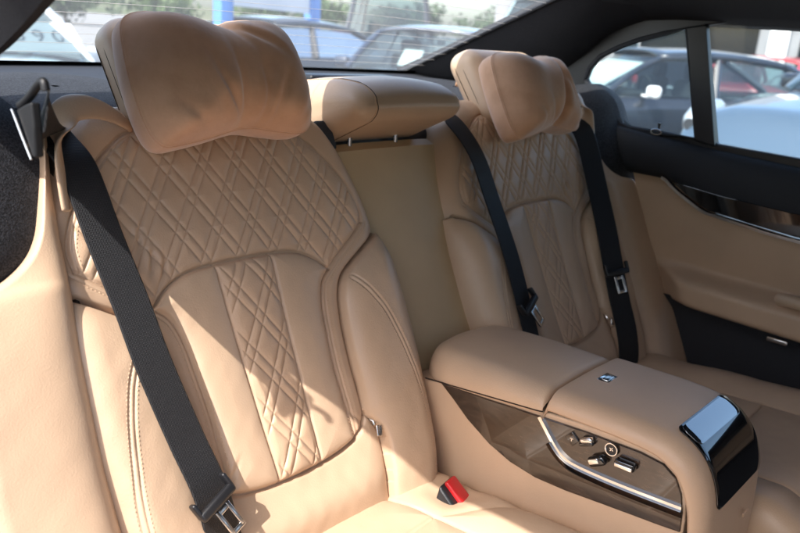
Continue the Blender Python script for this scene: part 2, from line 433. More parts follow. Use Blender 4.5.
    for sg in (1, -1):
        q = lambda L: [(sg*a, b) for a, b in L]
        for dd in (-.0068, .0068): lines.append(q(offset_line(bst_r, dd)))
        lines.append(q(offset_line(np.concatenate([side_r[::-1][:-1], up_r]), -.0105)))
        lines.append(q(offset_line(np.concatenate([side_r[::-1][:-1], up_r]), .0035))[:34])
        lines.append(q(offset_line(pipe_r, .0095)))
    stitches(lines, hfun, S, 'stitching', STITCH, root)
    # zip pull tabs beside the panel
    for sg in (1, -1):
        z = MB(); u0, v0 = sg*.147, .178
        z.tube([S(u0, v0, hfun(u0, v0)+.001), S(u0+.001, v0-.004, hfun(u0, v0)+.009), S(u0+.001, v0-.010, hfun(u0, v0)+.010)], .0017, 6)
        z.box(S(u0, v0-.019, hfun(u0, v0-.019)+.012), (.011, .003, .017), Matrix.Rotation(-T, 3, 'X') @ Matrix.Rotation(R(12*sg), 3, 'Y'), .0012)
        z.build('zip_pull', STEEL, root)
    # ---- headrest
    hv = []
    hb = bmesh.new(); bmesh.ops.create_cube(hb, size=1)
    for v in hb.verts: v.co = Vector((v.co.x*.236, v.co.y*.165, v.co.z*.080))
    bmesh.ops.bevel(hb, geom=list(hb.edges), offset=.034, segments=8, profile=.5, affect='EDGES')
    V = [S(v.co.x*(1-.25*(v.co.y/.165)*0), .722+v.co.y, -.006+v.co.z-.03*(v.co.y/.16)) for v in hb.verts]; hb.verts.index_update()
    h = mesh_np('headrest', V, [[v.index for v in f.verts] for f in hb.faces], LEATHER2, root); hb.free()
    for zz in (-.014, .004):
        loop = []
        for an in np.linspace(0, 2*math.pi, 60):
            c, s_ = math.cos(an), math.sin(an); n_ = 5.5
            k_ = (abs(c)**n_+abs(s_)**n_)**(-1/n_); loop.append(S(.1178*c*k_, .722+.0822*s_*k_, -.006+zz-.03*(.082*s_*k_/.16)))
        MB().tube(loop, .0007, 5, cap=False).build('headrest_seam', GAP, h)
    for x in (-.06, .06):
        po = MB(); po.tube([S(x, .60, -.04), S(x, .66, -.02)], .007, 10); po.build('headrest_post', CHROME, root)
    # ---- loop that guides the belt over the shoulder (outer side)
    lp = crom([S(-.236, .545, .030), S(-.234, .60, .040), S(-.228, .635, .045), S(-.212, .660, .044), S(-.185, .667, .038), S(-.155, .664, .026), S(-.125, .655, .008), S(-.10, .648, -.02)], 7)
    k_ = len(lp); wd = []
    for i in range(k_):
        f = i/(k_-1); wd.append(tuple(Vector((.35*(1-f), .55, .8)).normalized()*(.020+.018*math.sin(math.pi*min(1, f*1.15)))))
    lo = MB(); lo.ribbon(lp, wd, .008); lo.build('belt_loop', LEATHER2, root, subd=2)
    # ---- cushion: field over x (across) and q (forwards from the crease)
    nx, nq = 260, 260
    xs = np.linspace(-.275, .262, nx); qs = np.linspace(-.10, .52, nq)
    X, Q = np.meshgrid(xs, qs)
    seamA = crom([(.128, -.03), (.135, .01), (.140, .045), (.146, .085), (.150, .2), (.15, .36), (.15, .52)], 8)
    seamB = np.array([(.146, .085), (-.16, .085)]); seamC = crom([(.146, .088), (.19, .12), (.235, .165), (.27, .21)], 5)
    dA = dist_poly(X, Q, seamA); dA2 = dist_poly(-X, Q, seamA); dB = dist_poly(X, Q, seamB); dC = dist_poly(X, Q, seamC); dD = dist_poly(X, Q, np.array([(-.15, .3), (.15, .3)]))
    Z = .553+.085*Q-.05*sstep(.42, .53, Q)
    Z += .012*(np.exp(-((np.abs(X)-.21)/.05)**2))*sstep(.0, .2, Q)
    dall = np.minimum.reduce([dA, dA2, dB, dC+.004, dD])
    Z += .010*(1-np.exp(-dall/.018))-.003*np.exp(-(dall/.002)**2)
    Z += .004*np.exp(-((Q-.045)/.03)**2)-.05*sstep(.01, -.06, Q)
    Z -= .016*np.exp(-((X-.207)/.036)**2-((Q-.072)/.034)**2)       # well round the buckle
    Z += .0010*vnoise(X, Q, 34, 9)+.0002*vnoise(X, Q, 140, 10)
    e = np.clip((np.abs(X+.0065)-.235)/.034, 0, 1); Z -= .05*(1-np.sqrt(1-np.minimum(e, .999)**2))
    ZB = np.full((nq, 1), .40)
    X3 = np.concatenate([X[:, :1], X, X[:, -1:]], 1); Q3 = np.concatenate([Q[:, :1], Q, Q[:, -1:]], 1); Z3 = np.concatenate([ZB, Z, ZB], 1)
    X3 = np.concatenate([X3, X3[-1:]]); Q3 = np.concatenate([Q3, Q3[-1:]+.01]); Z3 = np.concatenate([Z3, np.full((1, nx+2), .40)])
    P = np.stack([X3, -Q3+.02, Z3], -1).reshape(-1, 3); r_, c_ = X3.shape; idx = np.arange(r_*c_).reshape(r_, c_)
    Fq = np.stack([idx[:-1, :-1], idx[1:, :-1], idx[1:, 1:], idx[:-1, 1:]], -1).reshape(-1, 4)
    mesh_np('seat_cushion', P, Fq, LEATHER2, root)
    return root, hfun

def children(o): return [c for c in bpy.data.objects if c.parent == o]
def copy_tree(o, parent=None):
    c = o.copy(); COL.objects.link(c); c.parent = parent
    for ch in children(o): copy_tree(ch, c)
    return c

seat, seat_h = build_seat()
far = copy_tree(seat); far.location = (.74, 0, 0); far.scale = (-1, 1, 1)
for ch in children(far):
    if ch.name.startswith('headrest'): ch.location = Vector((-.012, -.004, -.014))
far['label'] = 'tan leather rear seat in shade beyond the console, next to the far door'

# ================================================================== SIDE TRIM beside each seat (leather wing + speckled cloth)
def build_side():
    root = thing('side_trim', 'tan leather side wing at left edge of photo, in full sun beside the near seat', 'side trim', group='leather side wings')
    nu, nv = 160, 240
    vs = np.linspace(-.03, .648, nv)
    inner = np.interp(vs, [-.03, .05, .15, .25, .36, .456, .52, .56, .585, .648], [-.250, -.252, -.253, -.253, -.2475, -.2405, -.2375, -.2335, -.231, -.221])
    outer = np.interp(vs, *crom([(-.03, .44), (.25, .44), (.38, .44), (.45, .40), (.472, .336), (.494, .297), (.522, .274), (.566, .258), (.60, .247), (.648, .234)], 8).T)
    Tt = np.linspace(0, 1, nu)
    U = -(-inner[:, None]+(outer+inner)[:, None]*Tt[None]); V = np.repeat(vs[:, None], nu, 1)
    d = -U+inner[:, None]                                  # distance outwards from the gap
    wid = (outer+inner)[:, None]
    W = .058*(1-np.exp(-d/.014))*sstep(.02, .2, wid)+.040*(1-np.exp(-d/.008))*(1-sstep(.02, .2, wid))-.01
    W -= .09*np.clip((d-.12)/.08, 0, 1)**2                  # turns back towards the door opening
    eo = np.clip((Tt[None]-.80)/.20, 0, 1)*sstep(.36, .46, V); W -= .014*(1-np.sqrt(1-np.minimum(eo, .999)**2))
    W += .0014*vnoise(U, V, 16, 21)+.00015*vnoise(U, V, 110, 22)
    lw = np.full((nv, 1), -.12); Ue = np.concatenate([U[:, :1], U, U[:, -1:]], 1); Ve = np.concatenate([V[:, :1], V, V[:, -1:]], 1); We = np.concatenate([lw, W, W[:, -1:]-.03], 1)
    P = Snp(Ue, Ve, We).reshape(-1, 3); idx = np.arange(nv*(nu+2)).reshape(nv, nu+2)
    Fq = np.stack([idx[:-1, 1:], idx[:-1, :-1], idx[1:, :-1], idx[1:, 1:]], -1).reshape(-1, 4)
    mesh_np('leather_wing', P, Fq, LEATHER2, root)
    # dark beading down the gap
    bead = [S(a+.004, b, .0-.004) for a, b in zip(inner[::6], vs[::6])]
    MB().tube(bead, .0045, 6).build('gap_beading', GAP, root)
    # speckled cloth pillar foot behind the wing
    rows = []
    for v in np.linspace(.33, .715, 40):
        row = []
        ui = float(np.interp(v, [.33, .38, .45, .472, .494, .522, .566, .6, .66, .715], [.42, .42, .385, .325, .286, .263, .248, .243, .245, .262]))
        for t in np.linspace(0, 1, 30):
            u = -ui-(.50-ui)*t; w = .012+.030*math.sin(min(1, t*2.2)*math.pi/2)-.10*max(0, t-.65)**2*4-.05*max(0, (v-.64)/.08)**2
            row.append(S(u, v, w))
        rows.append(row)
    MB().grid(rows).build('cloth_foot', SPECK, root, flip=True)
    return root
side = build_side()
side_far = copy_tree(side); side_far.location = (.74, 0, 0); side_far.scale = (-1, 1, 1)
side_far['label'] = 'tan leather side wing in shade between the far seat and the far door'

# ================================================================== MIDDLE SEAT
mid = thing('middle_seat', 'narrow middle seat back, plain olive tan panel under its own low headrest', 'car seat', (.37, 0, 0))
rows = []
for v in np.linspace(-.02, .618, 40):
    row = []
    for u in np.linspace(-.155, .155, 24):
        w = -.018-.010*(abs(u)/.155)**3-.016*max(0, (v-.603)/.015)**2
        row.append(S(u, v, w))
    rows.append(row)
MB().grid(rows).build('seat_back_panel', PANELVINYL, mid)
ca = MB(); ca.box(S(0, .628, -.112), (.285, .14, .04), Matrix.Rotation(-T, 3, 'X'), .006); ca.build('headrest_carrier', BPLAST, mid)
ca = MB(); ca.box(S(-.150, .628, -.05), (.035, .09, .05), Matrix.Rotation(-T, 3, 'X'), .006); ca.build('side_catch', BSOFT, mid)
hb = bmesh.new(); bmesh.ops.create_cube(hb, size=1)
for v in hb.verts: v.co = Vector((v.co.x*.262, v.co.y*.070, v.co.z*.175))
bmesh.ops.bevel(hb, geom=list(hb.edges), offset=.029, segments=8, profile=.5, affect='EDGES')
bmesh.ops.subdivide_edges(hb, edges=[e for e in hb.edges if e.calc_length() > .012], cuts=10, use_grid_fill=True); hb.verts.index_update()
def mid_shape(c):      # top falls away to the rear, front leans
    x, y, z = c
    k = .5+y/.070; y2 = y+k*(.36*(.0875-z)-.9*max(0, z-.02)**1.5)-.012*(abs(x)/.13)**2*k
    x2 = x*(1-.10*max(0, (z)/.0875)*max(0, y/.049)*.6)
    return S(x2-.018, .660+y2, -.002+z)
h = mesh_np('headrest', [mid_shape(v.co) for v in hb.verts], [[v.index for v in f.verts] for f in hb.faces], LEATHER2, mid); hb.free()
def ry_(c, q):                  # true rounded-rectangle section of the cushion
    d = 1/max(abs(c), abs(q), 1e-9); y, z = .035*c*d, .0875*q*d; cy, cz = .006, .0585
    if abs(y) > cy and abs(z) > cz:
        l = math.hypot(abs(y)-cy, abs(z)-cz); y = math.copysign(cy+(abs(y)-cy)*.0292/l, y)
    return y*1.006
def rz_(c, q):
    d = 1/max(abs(c), abs(q), 1e-9); y, z = .035*c*d, .0875*q*d; cy, cz = .006, .0585
    if abs(y) > cy and abs(z) > cz:
        l = math.hypot(abs(y)-cy, abs(z)-cz); z = math.copysign(cz+(abs(z)-cz)*.0292/l, z)
    return z*1.003
for dx in (0, .004):            # double seam where the end cap is sewn on
    ring = []
    for a in np.linspace(0, 2*math.pi, 64):
        c, q = math.cos(a), math.sin(a); n_ = 4.2; kk = (abs(c)**n_+abs(q)**n_)**(-1/n_)
        ring.append(mid_shape((-.098+dx, ry_(c, q), rz_(c, q))))
    MB().tube(ring, .0006, 5, cap=False).build('headrest_seam', GAP if dx else STITCH, h)
for x in (-.070, .044):
    p = MB(); p.tube([S(x-.01, .60, -.040), S(x-.01, .645, -.020)], .0050, 10); p.build('headrest_post', CHROME, mid)
# ================================================================== HEADREST PILLOWS
def pillow(x0, label, twist=0):
    root = thing('headrest_pillow', label, 'pillow', (x0, .26, 1.08), group='suede headrest pillows')
    nθ, nr = 260, 60
    th = np.linspace(0, 2*math.pi, nθ, endpoint=False)
    ctrl = np.array([(.138, .0), (.137, .040), (.121, .072), (.085, .086), (.035, .083), (0, .074), (-.05, .086), (-.105, .088), (-.138, .074), (-.150, .035), (-.155, -.02), (-.152, -.068), (-.138, -.090), (-.105, -.089), (-.06, -.082), (0, -.072), (.055, -.079), (.098, -.083), (.124, -.068), (.136, -.035)])
    oc = crom(ctrl, 12, closed=True); an = np.unwrap(np.arctan2(oc[:, 1], oc[:, 0]))
    rr = np.hypot(oc[:, 0], oc[:, 1]); order = np.argsort(np.mod(an, 2*math.pi))
    R0 = np.interp(th, np.mod(an, 2*math.pi)[order], rr[order], period=2*math.pi)
    kx = np.sqrt((.915*np.cos(th))**2+np.sin(th)**2); th = np.arctan2(np.sin(th), .915*np.cos(th)); R0 = R0*kx
    rows = []
    def dome(a, b, r):
        h = .060*np.power(np.maximum(0, 1-r**2.1), .55)
        cu = math.exp(-(a/.050)**2); h *= 1-.24*cu
        # puckers running out of the pinched middle
        fold = ((-.030, -.045, 1.95, .045, .0050), (-.010, -.040, 1.70, .055, .0060), (.018, -.045, 1.38, .050, .0055), (.045, -.050, 1.10, .040, .0045), (.030, .050, -.80, .040, .0055), (.012, .060, -1.2, .030, .0040), (.085, -.055, .85, .026, .003), (-.085, -.062, 2.5, .028, .003))
        if twist: fold = ((.045, .035, -1.2, .045, .004), (-.03, -.06, 1.7, .03, .004), (-.07, -.065, 2.2, .03, .003))
        for (ca_, cb, ang, ln_, am) in fold:      # puckers running out of the pinched middle
            p = (a-ca_)*math.cos(ang)+(b-cb)*math.sin(ang); q = -(a-ca_)*math.sin(ang)+(b-cb)*math.cos(ang)
            q += .010*math.sin(p*40+ca_*90)*.5
            h -= am*math.exp(-(p/ln_)**2-(q/.0065)**2)
            h += .55*am*math.exp(-(p/ln_)**2-((q-.012)/.009)**2)
        if twist:      # one deep diagonal fold, the right lobe tucked behind the left
            ang = 1.25; p = (a-.022)*math.cos(ang)+(b+.01)*math.sin(ang); q = -(a-.022)*math.sin(ang)+(b+.01)*math.cos(ang)
            h -= .024*math.exp(-(p/.11)**2)*math.exp(-((q+.006)/.012)**2); h += .010*math.exp(-(p/.10)**2)*math.exp(-((q-.022)/.020)**2)
            h -= .010*float(sstep(0, -.05, q))
        h += .0011*math.sin(a*55+b*40)*math.sin(b*46-a*21)
        return h*(1-r**14)
    V = []
    rads = np.concatenate([np.linspace(0.02, .9, nr-14), np.linspace(.915, 1, 14)])
    wide = lambda a, b: 1
    for r in rads:                                   # front, centre to rim
        for t, R_ in zip(th, R0):
            a, b = R_*r*math.cos(t), R_*r*math.sin(t); V.append((a, b, .012+dome(a, b, r)))
    for k_, (gr, gw) in enumerate(((1.0, .010), (1.008, .004), (1.012, -.006), (1.0, -.018), (.965, -.028), (.90, -.034), (.7, -.04), (.35, -.042), (.02, -.042))):   # gusset and back
        for t, R_ in zip(th, R0):
            V.append((R_*gr*math.cos(t), R_*gr*math.sin(t), gw))
    nrows = len(rads)+9; F = []
    for i in range(nrows-1):
        for j in range(nθ): F.append((i*nθ+j, (i+1)*nθ+j, (i+1)*nθ+(j+1) % nθ, i*nθ+(j+1) % nθ))
    F.append(tuple(range(nθ))); F.append(tuple((nrows-1)*nθ+j for j in range(nθ-1, -1, -1)))
    tilt = R(-4)
    def place(p):
        a, b, c = p
        w = .066+c-.10*b*(1 if not twist else .8)
        q = S(a, .690+b, w)
        return (q[0], q[1]-.26, q[2]-1.08)
    body = mesh_np('cushion', [place(p) for p in V], F, SUEDE, root)
    for gr, gw, rad, m in ((1.003, .009, .0012, SUEDE),):
        loop = [place((R_*gr*math.cos(t), R_*gr*math.sin(t), gw)) for t, R_ in zip(th, R0)]
        loop.append(loop[0]); MB().tube(loop, rad, 6, cap=False).build('piping', m, root)
    st = MB(); cs = 0.02 if not twist else -.03
    st.ribbon(crom([place((cs, .075, .005)), place((cs, .092, -.02)), place((cs, .108, -.06)), place((cs, .108, -.12)), place((cs, .08, -.155))], 5), (.034, 0, 0), .003)
    st.build('strap', SUEDE, root, subd=1)
    return root
pillow(0, 'tan suede pillow strapped to the near headrest, plump with a pinched middle')
p2 = pillow(.74, 'crumpled tan suede pillow strapped to the far headrest, with a deep diagonal fold', 1)
p2.location.x += .018; p2.location.z -= .026; p2.location.y -= .004

# ================================================================== CENTRE CONSOLE
XL, XR = .265, .474
cons = thing('centre_console', 'tan leather armrest console with dark wood side between the two rear seats', 'console', (0, 0, 0))
def trim_z(y): return np.interp(-y, [-.10, -.078, .14, .263, .335, .366, .385, .398], [.693, .696, .726, .755, .754, .746, .721, .665])
def top_section(y, z_edge, rise, xl, xr, nose=0, n=40):
    """left trim line over a rolled edge and a slightly crowned top to the right edge"""
    pts = []; rx = .034
    for t in np.linspace(0, math.pi/2, 9): pts.append((xl+rx*(1-math.cos(t)), y, z_edge+rise*math.sin(t)))
    for f in np.linspace(0, 1, 16)[1:-1]: pts.append((xl+rx+(xr-xl-2*rx)*f, y, z_edge+rise+.0035*math.sin(f*math.pi)))
    for t in np.linspace(math.pi/2, 0, 9): pts.append((xr-rx*(1-math.cos(t)), y, z_edge+rise*math.sin(t)))
    return pts
def rear_shrink(y):
    t = max(0, (y-.02)/.085); return .075*(1-math.sqrt(max(0, 1-t*t)))
# lid
rows = []
ys = list(np.linspace(.104, .02, 14))+list(np.linspace(.01, -.14, 26))+[-.1435, -.1462, -.1478]
for i, y in enumerate(ys):
    e = rear_shrink(y); dip = {len(ys)-1: .016, len(ys)-2: .006, len(ys)-3: .0018}.get(i, 0)
    zt = .744+.012*np.interp(-y, [-.1, .14], [0, 1])+.004*math.sin(np.interp(-y, [-.1, .147], [0, math.pi]))
    ze = float(trim_z(y))+.002
    if y > .06: zt -= .02*((y-.06)/.045)**2
    sec = top_section(y, ze, zt-ze-dip, XL-.001+e, XR+.001-e*.8)
    rows.append([(sec[0][0]+.006, y, ze-.012)]+[(sec[0][0], y, ze-.002)]+sec+[(sec[-1][0], y, ze-.05)])
MB().grid(rows).build('lid', LEATHER2, cons)
# front top: runs over the nose and down the front face, sides are rolled
prof = [(-.150, .738), (-.1515, .748), (-.1545, .7555), (-.16, .7585), (-.20, .7605), (-.26, .763), (-.30, .7625), (-.325, .7595), (-.345, .7515), (-.361, .7405), (-.374, .725), (-.384, .705), (-.391, .682), (-.395, .655), (-.397, .62), (-.398, .58), (-.398, .50)]
pf = crom(prof, 4)
rows = []
for i, (y, z) in enumerate(pf):
    t = pf[min(i+1, len(pf)-1)]-pf[max(i-1, 0)]; t = t/np.hypot(*t); n = np.array([-t[1], t[0]])
    kb = float(np.clip((-.275-y)/.075, 0, 1)); n = np.array([-abs(n[0]), abs(n[1])])*kb+np.array([0., 1.])*(1-kb); n /= np.hypot(*n)
    row = []; rx = .030
    rise = float(np.interp(z, [.60, .75], [.016, .025])); rr_ = .016; ri = .015
    def at(x, d): return (x, y-n[0]*d, z-n[1]*d)
    row.append(at(XL+.002, rise+.003))
    for a in np.linspace(0, math.pi/2, 9): row.append(at(XL+rx*(1-math.cos(a)), rise*(1-math.sin(a))))
    for f in np.linspace(0, 1, 16)[1:-1]: row.append(at(XL+rx+(XR-XL-rx-rr_)*f, -.002*math.sin(f*math.pi)))
    for a in np.linspace(math.pi/2, 0, 9): row.append(at(XR-rr_*(1-math.cos(a)), ri*(1-math.sin(a))))
    row.append(at(XR-.002, ri+.04)); rows.append(row)
MB().grid(rows).build('front_top', LEATHER, cons)
# body under the padding
outl = [(.10, .50), (.10, .690), (-.14, .724), (-.262, .738), (-.322, .735), (-.342, .725), (-.355, .709), (-.363, .69), (-.367, .66), (-.370, .50)]
body = plate(outl, [], XR-XL-.008, lambda a, b, t: (XL+.004+t, a, b), 'body', LEATHER2, cons, bevel=.003)
# dark seam where pad meets body, and stitched edge seams
pts = [(XL-.0005, y, float(trim_z(y))-.001) for y in np.linspace(.07, -.148, 40)]
MB().tube(pts, .0013, 5).build('pad_seam', GAP, cons)
def ontop(x, y):                            # height of the front top
    i = np.interp(-y, [-p[0] for p in pf[:40]], [p[1] for p in pf[:40]]); return float(i)
# wood veneer panel on the flank
wo_top = [(.040, .699), (-.05, .7065), (-.145, .717), (-.22, .7245), (-.296, .7295), (-.328, .727), (-.346, .716), (-.357, .697), (-.363, .672), (-.365, .645)]
wo_low = [(-.34, .641), (-.255, .630), (-.20, .6225), (-.15, .619), (-.105, .6235), (-.065, .6355), (-.02, .6585), (.012, .681)]
plate(wo_top+wo_low, [], .006, lambda a, b, t: (XL+.0005+t, a, b), 'wood_panel', WOOD, cons, bevel=.0015)
# upper control field, set above the chrome strip, and strip
cl = crom([(-.145, .7175), (-.156, .7055), (-.167, .6935), (-.178, .6825), (-.190, .6745), (-.208, .6700), (-.25, .6705), (-.30, .6740), (-.362, .6800)], 6)
def strip(line, half, x0, x1, name, m, slope=0):
    L = offset_line(line, half); Rr = offset_line(line, -half); rows = []
    for a, b in zip(L, Rr): rows.append([(XL+.004, a[0], a[1]), (x0, a[0], a[1]), (x1, b[0], b[1]), (XL+.004, b[0], b[1])])
    mb_ = MB(); mb_.grid(rows); o = mb_.build(name, m, cons, smooth=True); return o
strip(cl, .0026, XL-.0035, XL-.0035, 'chrome_strip', CHROME)
lw = offset_line(cl[14:], .0085)
strip(lw, .0056, XL-.0005, XL-.0065, 'lower_bevel', PIANO)
# seat switches
def sw(y, z, dy, dz, name, m, ang=0, th=.009, r=.003, lab=None):
    b = MB(); b.box((XL-th/2+.001, y, z), (th, dy, dz), Matrix.Rotation(R(ang), 3, 'X'), r); o = b.build(name, m, cons)
    return o
k1 = sw(-.223, .716, .020, .0085, 'seat_switch', CHROME, -25, .010, .0035)
k1b = sw(-.2235, .7105, .022, .006, 'seat_switch', PIANO, -25, .009, .0025)
k2 = sw(-.2435, .6945, .027, .0145, 'seat_switch', PIANO, -32, .013, .005); b = MB(); b.box((XL-.0125, -.241, .6945), (.003, .016, .008), Matrix.Rotation(R(-32), 3, 'X'), .0015); b.build('chrome_cap', CHROME, k2)
k3 = sw(-.282, .7065, .028, .012, 'seat_switch', PIANO, -3, .012, .0035); b = MB(); b.box((XL-.0115, -.282, .7050), (.003, .025, .006), Matrix.Rotation(R(-3), 3, 'X'), .0015); b.build('chrome_cap', CHROME, k3)
ring = MB(); ring.tube([(XL-.003, -.2585+.0085*math.cos(a), .7175+.0085*math.sin(a)) for a in np.linspace(0, 2*math.pi, 25)], .0012, 6, cap=False); ring.build('dial_ring', STEEL, cons)
dk = MB(); dk.tube([(XL+.001, -.2585, .7175), (XL-.002, -.2585, .7175)], .0078, 20); d_ = dk.build('dial', BPLAST, cons)
ic = MB(); ic.box((XL-.0026, -.2585, .7175), (.0008, .006, .0012), Matrix.Rotation(R(30), 3, 'X')); ic.box((XL-.0026, -.2585, .7175), (.0008, .0012, .006), Matrix.Rotation(R(30), 3, 'X')); ic.build('dial_mark', STEEL, d_)
bt = sw(-.200, .7065, .016, .015, 'memory_button', PIANO, 38, .0035, .001)
ic = MB(); ic.box((XL-.0028, -.200, .7075), (.0008, .005, .0012)); ic.box((XL-.0028, -.200, .7055), (.0008, .0012, .004)); ic.build('button_mark', STEEL, bt)
# latch set in the front top
la = MB(); ly, lx = -.188, .372
rot = Matrix.Rotation(R(1.5), 3, 'X')
la.box((lx, ly, .7595), (.034, .022, .006), rot, .0025); lt = la.build('lid_latch', CHROME, cons)
la = MB(); la.box((lx-.002, ly-.001, .7622), (.022, .011, .004), rot, .0018); la.build('latch_button', STEEL, lt)
# control display: gloss black band over the nose, screen on its sloped upper part
def nose_patch(x0f, x1f, s0, s1, lift, name, m, parent, n=48, rim=True):
    seg = np.hypot(*np.diff(pf, axis=0).T); cum = np.concatenate([[0], np.cumsum(seg)]); rows = []
    for i, s_ in enumerate(s0+(s1-s0)*(.5-.5*np.cos(np.linspace(0, math.pi, n)))):
        y = np.interp(s_, cum, pf[:, 0]); z = np.interp(s_, cum, pf[:, 1])
        y2 = np.interp(s_+.002, cum, pf[:, 0]); z2 = np.interp(s_+.002, cum, pf[:, 1]); t = np.array([y2-y, z2-z]); t /= np.hypot(*t); nrm = np.array([t[1], -t[0]])
        if nrm[0] > 0: nrm = -nrm
        f = (s_-s0)/(s1-s0); c = min(f, 1-f)*(s1-s0); inset = .010*(1-math.sqrt(max(0, 1-(1-min(1, c/.010))**2)))
        xs_ = np.linspace(x0f(f)+inset, x1f(f)-inset, 14); rows.append([(x, y+nrm[0]*lift, z+nrm[1]*lift) for x in xs_])
    o = MB().grid(rows).build(name, m, parent)
    so = o.modifiers.new('t', 'SOLIDIFY'); so.thickness = .0016; so.offset = -1
    b = o.modifiers.new('b', 'BEVEL'); b.width = .0008; b.segments = 2; b.limit_method = 'ANGLE'
    return o
seg = np.hypot(*np.diff(pf, axis=0).T); cum = np.concatenate([[0], np.cumsum(seg)])
s_at = lambda y: float(np.interp(-y, -pf[:56, 0], cum[:56]))
s0 = s_at(-.322)
band = nose_patch(lambda f: .303-.004*f, lambda f: .460, s0, s0+.118, .0012, 'control_panel', PIANO, cons)
nose_patch(lambda f: .308, lambda f: .455, s0+.003, s0+.034, .0024, 'touch_screen', SCREEN, cons)
em = MB(); em.box((.40, -.4035, .632), (.020, .003, .006), None, .001); em.build('socket_cover', LEATHER, cons)
fl = [(XL+.012, y, z) for y, z in pf[2:]]
# stitched seam along both top edges of the front part
def edge_line(xf, dep):
    out = []
    for i in range(17, len(pf)-6):
        t = pf[i+1]-pf[i-1]; t = t/np.hypot(*t); n = np.array([t[1], -t[0]])
        if n[0] > 0: n = -n
        if n[1] < -.2: n = -n
        out.append((xf, pf[i][0]-n[0]*dep, pf[i][1]-n[1]*dep))
    return out
MB().tube(edge_line(XL+.0045, .0145), .0009, 5).build('edge_seam', GAP, cons)
MB().tube(edge_line(XL+.0085, .0085), .0006, 5).build('edge_seam', STITCH, cons)

# ================================================================== BELTS
def belt(name_label, pts, wids, extra=None, group='rear seat belts'):
    root = thing('seat_belt', name_label, 'seat belt', pts[len(pts)//2], group=group)
    o = Vector(pts[len(pts)//2]); L = crom(pts, 8)
    Wd = crom(wids, 8)
    b = MB(); b.ribbon([Vector(p)-o for p in L], [tuple(w) for w in Wd], .0016); b.build('webbing', BELT, root)
    return root, o
bw = (.047, 0, 0)
near_pts = [(-.322, .045, 1.140), (-.305, .10, 1.125), (-.268, .185, 1.095), S(-.222, .640, .012), S(-.211, .60, .032), S(-.203, .51, .037), S(-.1925, .425, .039), S(-.1855, .35, .041), S(-.1700, .255, .041), S(-.158, .19, .042), S(-.148, .13, .028), S(-.141, .08, .012), S(-.138, .03, -.02)]
wn = [(.006, -.006, .040), (.015, -.008, .038), (.030, -.012, .026), (.044, -.006, .008)]+[bw]*9
sb, o = belt('dark grey seat belt crossing the near seat, sunlit, from the left shoulder loop', near_pts, wn)
rotS = Matrix.Rotation(-T, 3, 'X')
def tongue(root, o, c, ang, yaw=0):
    """black crossbar on the webbing with a steel latch plate under it"""
    c = Vector(c)-o
    r = rotS @ Matrix.Rotation(R(yaw), 3, 'Z') @ Matrix.Rotation(R(ang), 3, 'Y')
    b = MB(); b.box(c+r @ Vector((0, -.006, 0)), (.056, .010, .013), r, .004)
    for sx in (-1, 1): b.box(c+r @ Vector((sx*.0255, -.004, .009)), (.006, .012, .024), r, .0028)
    h = b.build('tongue_grip', BPLAST, root)
    q = MB()
    for sx in (-1, 1): q.box(c+r @ Vector((sx*.0085, -.006, -.026)), (.0055, .0035, .036), r, .001)
    for zz in (-.043, -.012): q.box(c+r @ Vector((0, -.006, zz)), (.0225, .0032, .007), r, .001)
    q.build('latch_plate', STEEL, h)
tongue(sb, o, S(-.158, .172, .046), -24)
gd = MB(); O_ = np.array(o)
gd.tube([np.array((-.330, a, b))-O_ for a, b in crom([(.026, 1.158), (.029, 1.165), (.040, 1.161), (.056, 1.151), (.074, 1.142), (.0816, 1.1395)], 6)], .0037, 10)
gd.build('guide_bezel', BDARK, sb)
pg = [(.080, 1.136), (.060, 1.143), (.048, 1.146), (.046, 1.125), (.047, 1.098), (.053, 1.098)]
plate(pg, [], .008, lambda a, b, t: (-.334+t-o.x, a-o.y, b-o.z), 'guide_body', BDARK, sb, bevel=.002)
sl = MB(); sl.tube([Vector((-.337, .0825, 1.136))-o, Vector((-.3365, .066, 1.115))-o, Vector((-.335, .053, 1.096))-o], .0009, 6); sl.build('guide_edge', STEEL, sb)

fx = .74
far_pts = [(1.075, .36, 1.09), S(.225, .63, .012, fx), S(.2155, .59, .032, fx), S(.214, .55, .036, fx), S(.202, .46, .038, fx), S(.186, .357, .041, fx), S(.168, .265, .042, fx), S(.162, .20, .040, fx), S(.155, .13, .040, fx), S(.153, .07, .028, fx), S(.150, .02, .0, fx)]
sb2, o2 = belt('dark seat belt hanging beside the far door on the shaded far seat', far_pts, [(.04, .02, 0)]+[(.037, -.026, .013)]*10)
tongue(sb2, o2, S(.166, .262, .047, fx), 2, -33)
mid_pts = [(.41, .56, 1.102), (.437, .455, 1.100), (.463, .370, 1.095), S(-.252, .66, -.005, fx), S(-.225, .640, .014, fx), S(-.203, .60, .024, fx), S(-.190, .55, .030, fx), S(-.187, .472, .034, fx), S(-.184, .36, .040, fx), S(-.186, .26, .040, fx), S(-.186, .20, .038, fx), S(-.186, .12, .03, fx)]
sb3, o3 = belt('dark seat belt coming off the rear shelf beside the middle headrest', mid_pts, [(.045, .01, 0)]*4+[bw]*8)
tongue(sb3, o3, S(-.184, .262, .047, fx), -28)

